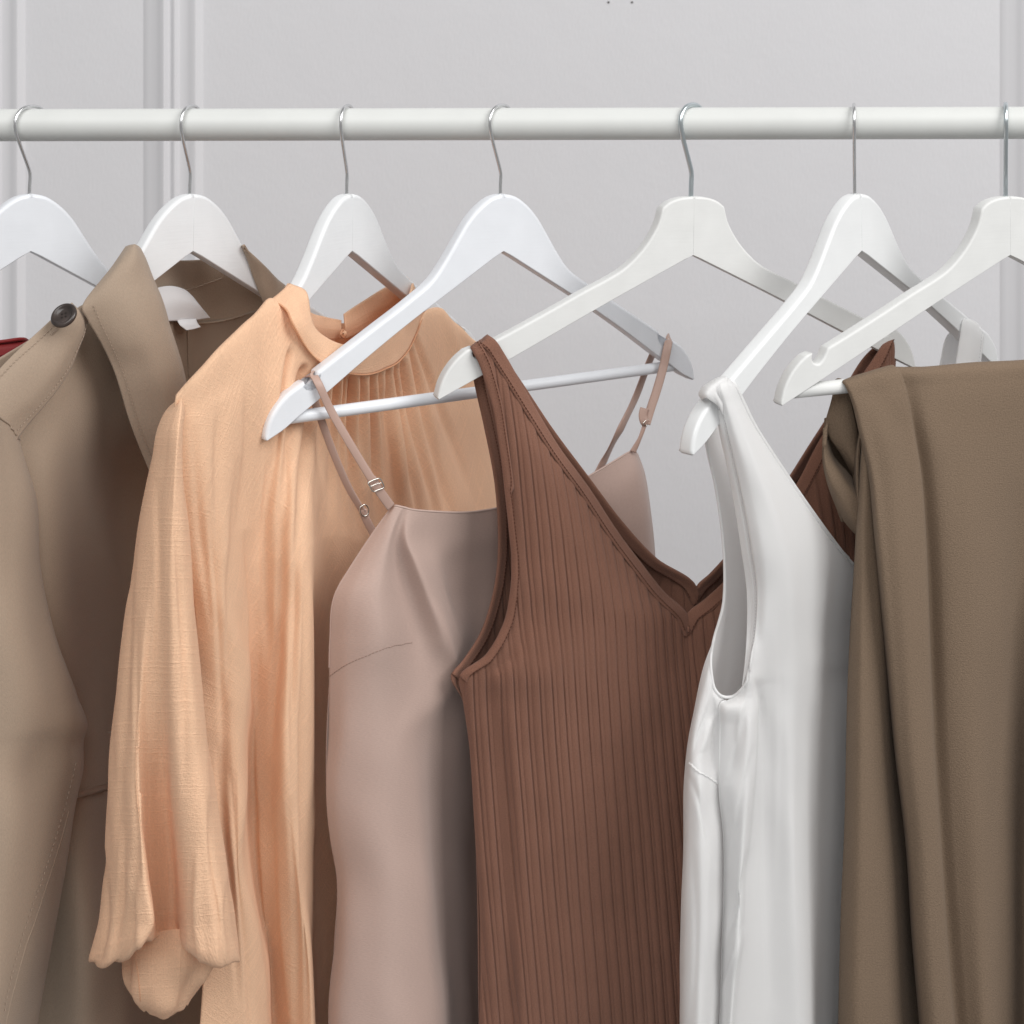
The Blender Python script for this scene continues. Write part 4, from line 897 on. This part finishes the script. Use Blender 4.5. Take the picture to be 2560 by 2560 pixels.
# side of the back, left of the side seam
sheet('side_panel', rows(6, [
    [(1346, 1208, -.016), (1344, 1225, -.015), (1342, 1250, -.013), (1343, 1275, -.010), (1350, 1302, -.006), (1374, 1316, .000)],
    [(1328, 1253, -.020), (1330, 1268, -.016), (1334, 1285, -.011), (1340, 1300, -.007), (1348, 1314, -.004), (1358, 1326, -.002)],
    [(1307, 1348, -.030), (1309, 1350, -.019), (1318, 1354, -.010), (1332, 1358, -.006), (1346, 1364, -.006), (1358, 1372, -.002)],
    [(1296, 1418, -.034), (1297, 1420, -.021), (1306, 1425, -.009), (1322, 1432, -.004), (1342, 1440, -.007), (1357, 1448, -.002)],
    [(1291, 1480, -.036), (1292, 1481, -.022), (1302, 1482, -.008), (1320, 1484, .000), (1342, 1487, -.003), (1357, 1490, -.004)],
    [(1289, 1590, -.036), (1290, 1590, -.022), (1300, 1588, -.007), (1322, 1585, .003), (1350, 1582, .001), (1365, 1580, -.006)],
    [(1286, 1690, -.036), (1287, 1690, -.022), (1298, 1688, -.006), (1322, 1685, .005), (1350, 1682, .002), (1366, 1680, -.006)],
    [(1284, 1780, -.036), (1285, 1780, -.022), (1296, 1780, -.006), (1320, 1780, .005), (1347, 1780, .002), (1363, 1780, -.006)],
    [(1282, 1965, -.036), (1283, 1965, -.022), (1294, 1965, -.006), (1316, 1965, .005), (1340, 1965, .002), (1356, 1965, -.006)]]),
    M['white'], wt, 90, 200, lambda A, lu, lv, U, V: fw3(lu, lv) * .5 + crease(A, WCS, .003) * np.clip(np.minimum(U, 1 - U) * 8, 0, 1), .0009, out='whiteS')
tube('side_seam', sub('whiteL', u=0, off=-.0002, a=vfrac('whiteL', 0, 1322)), .0007, M['white'], wt, 8)
tube('dart', on_sheet('whiteS', [(1301, 1440), (1318, 1456), (1336, 1466), (1354, 1478)], .0001), .0009, M['white'], wt, 8)
def binding(name, path, r):
    return tube(name, path, r, M['white'], wt, 10)
binding('neck_binding', sub('whiteL', u=1, off=.0, a=0, b=vfrac('whiteL', 1, 1075), n=160), .0011)
edge_strip('neck_facing', 'whiteL', 11, .0055, .02, vfrac('whiteL', 1, 1075), .0007, M['white'], wt, 160, out='wnf')
bk = sub('whiteB', u=0, a=.12, b=vfrac('whiteB', 0, 1200), n=14)
bt = np.array(rows(6, [[(1341, 1245, -.014), (1343, 1275, -.010), (1350, 1302, -.006), (1361, 1313, -.002)]])[0])
ft_ = sub('whiteL', u=0, a=.03, b=vfrac('whiteL', 0, 1316), n=34)[::-1]
binding('armhole_binding', smooth_path(np.concatenate([bk, bt, ft_]), 220), .0011)
stitches('stitching', np.array([p for p in sub('whiteL', u=.05, off=.0004, a=.06, b=vfrac('whiteL', 0, 1230), n=160)]), M['label'], wt, .0026, .35, .0003)
# inside facing of the near armhole, turned back behind its edge
sheet('armhole_facing', rows(6, [[(x - .5, y, n - .0004), (x - 5 * q, y, n - .0016 * q), (x - 10 * q, y, n - .004 * q), (x - (14 + .012 * (y - 760)) * q, y, n - .0075 * q)] for x, y, n, q in
    [(1363, 772, .011, .8), (1371, 812, .012, 1), (1382, 860, .012, 1), (1399, 940, .012, 1), (1415, 1035, .012, 1), (1426, 1117, .011, .95), (1422, 1200, .010, .7), (1412, 1260, .012, .4), (1402, 1294, .010, .12)]]), M['white'], wt, 16, 120, None, .0007, out='wface')
# strap rolled over the hanger's near end
sheet('strap', rows(6, [
    [(1322, 752, -.012), (1318, 744, -.012), (1322, 733, -.011), (1334, 724, -.010), (1348, 717, -.009), (1362, 713, -.008)],
    [(1326, 754, .002), (1320, 744, .0), (1325, 731, .0), (1338, 721, .001), (1352, 714, .001), (1368, 711, .002)],
    [(1334, 752, .0105), (1334, 745, .011), (1338, 736, .011), (1347, 727, .011), (1358, 719, .010), (1372, 714, .009)],
    [(1352, 764, .0125), (1350, 757, .013), (1350, 748, .0135), (1354, 738, .013), (1362, 730, .012), (1374, 724, .010)],
    [(1365, 786, .0135), (1364, 778, .0145), (1364, 768, .015), (1366, 756, .014), (1371, 746, .013), (1378, 738, .011)]]), M['white'], wt, 40, 40, lambda A, lu, lv, U, V: fw2(lu, lv) * .6, .0010, out='wroll')

sheet('strap', rows(6, [
    [(1822, 604, -.010), (1840, 612, -.010), (1857, 634, -.010)],
    [(1819, 597, .0), (1840, 606, .0), (1858, 630, .0)],
    [(1817, 606, .009), (1836, 613, .010), (1856, 638, .009)],
    [(1811, 642, .010), (1832, 648, .013), (1854, 660, .010)],
    [(1803, 690, .009), (1826, 694, .014), (1849, 698, .010)],
    [(1780, 800, .006), (1806, 800, .014), (1830, 800, .008)]]), M['white'], wt, 24, 60, None, .0009, out='wfs')
stitches('stitching', sub('wfs', u=.85, off=.0004, a=.2), M['label'], wt, .003, .3, .0003)
sheet('strap', rows(6, [
    [(1806, 615, -.012), (1822, 622, -.012), (1838, 640, -.012)],
    [(1788, 634, -.013), (1806, 640, -.015), (1826, 650, -.013)],
    [(1774, 688, -.013), (1794, 690, -.017), (1816, 694, -.013)],
    [(1740, 800, -.013), (1766, 800, -.02), (1796, 800, -.013)]]), M['white'], wt, 20, 40, None, .0009, out='wfb')

# ------------------------------------------------------------------ olive trousers over the bar
tp = garment('folded_trousers', 7, 'olive brown crepe trousers folded over the bar of the rightmost hanger', 'trousers')
fq = wrinkle(.0012, 7, 91, (1, .3))
zb = .0062
sheet('trouser_leg', rows(7, [
    [(1590, 724, -.004), (1594, 720, -.004), (1612, 714, -.004), (1636, 707, -.004), (1660, 701, -.004), (1680, 696, -.004), (1690, 697, -.004), (1720, 698, -.004), (1780, 693, -.004), (1860, 690, -.004), (1940, 684, -.004), (2040, 678, -.004)],
    [(1588, 720, .003), (1594, 715, .003), (1612, 708, .003), (1636, 701, .003), (1660, 694, .004), (1681, 689, .004), (1692, 692, .003), (1720, 692, .003), (1780, 688, .003), (1860, 684, .003), (1940, 678, .003), (2040, 672, .003)],
    [(1593, 726, .008), (1600, 722, .010), (1618, 716, .011), (1640, 708, .011), (1668, 702, .012), (1694, 699, .012), (1699, 703, .008), (1725, 702, .010), (1780, 698, .010), (1860, 694, .010), (1940, 688, .010), (2040, 682, .010)],
    [(1604, 752, .010), (1612, 750, .015), (1628, 748, .016), (1652, 744, .016), (1684, 738, .018), (1706, 730, .017), (1711, 733, .009), (1735, 730, .012), (1790, 728, .014), (1860, 724, .014), (1940, 718, .013), (2040, 712, .012)],
    (810, [(1619, 0.0120), (1627, 0.0200), (1644, 0.0220), (1668, 0.0245), (1700, 0.0230), (1721, 0.0220), (1726, 0.0100), (1750, 0.0170), (1800, 0.0190), (1865, 0.0180), (1940, 0.0140), (2040, 0.0100)]),
    (896, [(1638, 0.0120), (1646, 0.0240), (1662, 0.0260), (1684, 0.0290), (1714, 0.0280), (1735, 0.0260), (1740, 0.0100), (1764, 0.0180), (1810, 0.0220), (1870, 0.0200), (1940, 0.0120), (2040, 0.0060)]),
    (1002, [(1649, 0.0120), (1657, 0.0260), (1673, 0.0290), (1694, 0.0325), (1724, 0.0320), (1744, 0.0290), (1749, 0.0100), (1774, 0.0190), (1820, 0.0250), (1875, 0.0200), (1940, 0.0060), (2040, 0.0300)]),  # from here down, last columns add an unseen forward bulge to shade the leg
    (1253, [(1673, 0.0100), (1680, 0.0260), (1694, 0.0310), (1712, 0.0355), (1738, 0.0360), (1755, 0.0330), (1760, 0.0120), (1784, 0.0210), (1830, 0.0280), (1885, 0.0200), (1940, -0.0040), (2040, 0.0500)]),
    (1429, [(1689, 0.0100), (1695, 0.0260), (1707, 0.0320), (1722, 0.0370), (1745, 0.0380), (1762, 0.0340), (1767, 0.0130), (1792, 0.0210), (1838, 0.0290), (1890, 0.0180), (1940, -0.0120), (2040, 0.0600)]),
    (1604, [(1710, 0.0100), (1716, 0.0260), (1726, 0.0320), (1740, 0.0370), (1758, 0.0380), (1773, 0.0350), (1778, 0.0140), (1802, 0.0210), (1845, 0.0300), (1893, 0.0180), (1940, -0.0140), (2040, 0.0640)]),
    (1780, [(1722, 0.0100), (1728, 0.0260), (1738, 0.0330), (1752, 0.0380), (1771, 0.0390), (1787, 0.0360), (1792, 0.0140), (1815, 0.0210), (1852, 0.0300), (1896, 0.0180), (1940, -0.0140), (2040, 0.0660)]),
    (1965, [(1736, 0.0100), (1742, 0.0260), (1752, 0.0330), (1766, 0.0380), (1786, 0.0390), (1803, 0.0360), (1808, 0.0140), (1830, 0.0210), (1860, 0.0300), (1898, 0.0180), (1940, -0.0140), (2040, 0.0680)])]),
    M['trousers'], tp, 260, 260, lambda A, lu, lv, U, V: fq(lu, lv), .0018, out='leg1')
sheet('trouser_leg', rows(7, [
    [(1625, 800, -.010), (1630, 800, .004), (1640, 800, .008), (1660, 800, .006), (1700, 800, .000), (1800, 800, -.004), (2040, 800, -.008)],
    [(1619, 900, -.014), (1623, 900, .004), (1634, 900, .010), (1656, 900, .008), (1700, 900, .000), (1800, 900, -.004), (2040, 900, -.010)],
    [(1611, 1057, -.018), (1614, 1057, .002), (1628, 1057, .011), (1652, 1057, .010), (1700, 1057, -.002), (1800, 1057, -.006), (2040, 1057, -.012)],
    [(1602, 1253, -.020), (1604, 1253, .000), (1622, 1253, .014), (1656, 1253, .014), (1700, 1253, -.004), (1800, 1253, -.008), (2040, 1253, -.02)],
    [(1595, 1534, -.022), (1598, 1534, .000), (1620, 1534, .017), (1664, 1534, .016), (1710, 1534, -.006), (1800, 1534, -.008), (2040, 1534, -.02)],
    [(1589, 1700, -.022), (1592, 1700, .000), (1617, 1700, .018), (1668, 1700, .017), (1725, 1700, -.008), (1800, 1700, -.008), (2040, 1700, -.02)],
    [(1582, 1965, -.022), (1586, 1965, .000), (1612, 1965, .019), (1672, 1965, .018), (1742, 1965, -.010), (1800, 1965, -.008), (2040, 1965, -.02)]]),
    M['trousers'], tp, 140, 200, lambda A, lu, lv, U, V: fq(lu, lv), .0018, out='leg2')
# top of the hidden side and the twisted loop beside the bar
sheet('fold', rows(7, [
    [(1590, 722, -.004), (1584, 717, -.006), (1576, 716, -.010), (1574, 722, -.014), (1578, 740, -.016), (1600, 745, -.018)],
    [(1596, 730, -.006), (1588, 728, -.008), (1578, 730, -.011), (1572, 744, -.014), (1566, 765, -.016), (1566, 780, -.020)],
    [(1606, 762, -.006), (1596, 766, -.007), (1582, 772, -.009), (1570, 784, -.012), (1558, 800, -.015), (1556, 810, -.020)],
    [(1616, 810, -.008), (1606, 816, -.007), (1592, 818, -.008), (1578, 822, -.011), (1566, 826, -.014), (1562, 826, -.022)],
    [(1624, 868, -.014), (1618, 868, -.008), (1609, 866, -.008), (1598, 864, -.012), (1588, 860, -.017), (1586, 856, -.026)],
    [(1630, 916, -.02), (1627, 914, -.012), (1622, 908, -.012), (1614, 900, -.017), (1608, 894, -.022), (1606, 888, -.03)]]),
    M['trousers'], tp, 60, 80, wr(.0008, 14, 92), .0018, out='tf')
sheet('twisted_loop', rows(7, [
    [(1566, 786, -.026), (1561, 794, -.017), (1557, 806, -.010), (1558, 818, -.012), (1562, 826, -.024)],
    [(1557, 850, -.026), (1553, 856, -.014), (1556, 864, -.005), (1566, 866, -.006), (1576, 864, -.024)],
    [(1560, 904, -.026), (1560, 905, -.013), (1568, 906, -.002), (1584, 902, -.001), (1602, 894, -.022)],
    [(1574, 948, -.026), (1577, 946, -.013), (1588, 942, -.001), (1606, 934, .001), (1626, 924, -.020)],
    [(1596, 988, -.026), (1600, 985, -.013), (1611, 978, -.001), (1628, 968, .000), (1646, 956, -.018)],
    [(1634, 1030, -.026), (1639, 1026, -.014), (1650, 1016, -.003), (1664, 1004, -.002), (1680, 990, -.016)]]),
    M['trousers'], tp, 50, 80, wr(.0006, 14, 93), .0018, out='tl')
sheet('fold', rows(7, [
    [(1558, 790, -.028), (1590, 780, -.032), (1640, 780, -.032)],
    [(1556, 880, -.028), (1590, 880, -.036), (1650, 880, -.034)],
    [(1590, 985, -.028), (1620, 985, -.034), (1660, 985, -.034)]]), M['trousers'], tp, 24, 30, None, .0018, out='tli')
sheet('fold', rows(7, [
    [(1636, 790, -.012), (1630, 796, -.004), (1626, 800, .001), (1622, 806, -.006)],
    [(1636, 860, -.012), (1624, 862, -.003), (1618, 866, .002), (1612, 872, -.008)],
    [(1640, 920, -.012), (1626, 922, -.003), (1618, 926, .002), (1612, 932, -.008)],
    [(1650, 975, -.012), (1634, 978, -.004), (1624, 980, .001), (1616, 984, -.008)]]),
    M['trousers'], tp, 30, 60, None, .0018, out='if')
sheet('fold', rows(7, [
    [(1590, 724, -.005), (1680, 697, -.006), (1780, 694, -.006), (2040, 680, -.006)],
    [(1600, 800, -.012), (1680, 780, -.020), (1800, 770, -.022), (2040, 760, -.022)],
    [(1640, 1200, -.026), (1700, 1200, -.040), (1800, 1200, -.040), (2040, 1200, -.036)],
    [(1640, 1965, -.026), (1720, 1965, -.040), (1800, 1965, -.040), (2040, 1965, -.040)]]),
    M['trousers'], tp, 40, 60, None, .0018, out='bf')
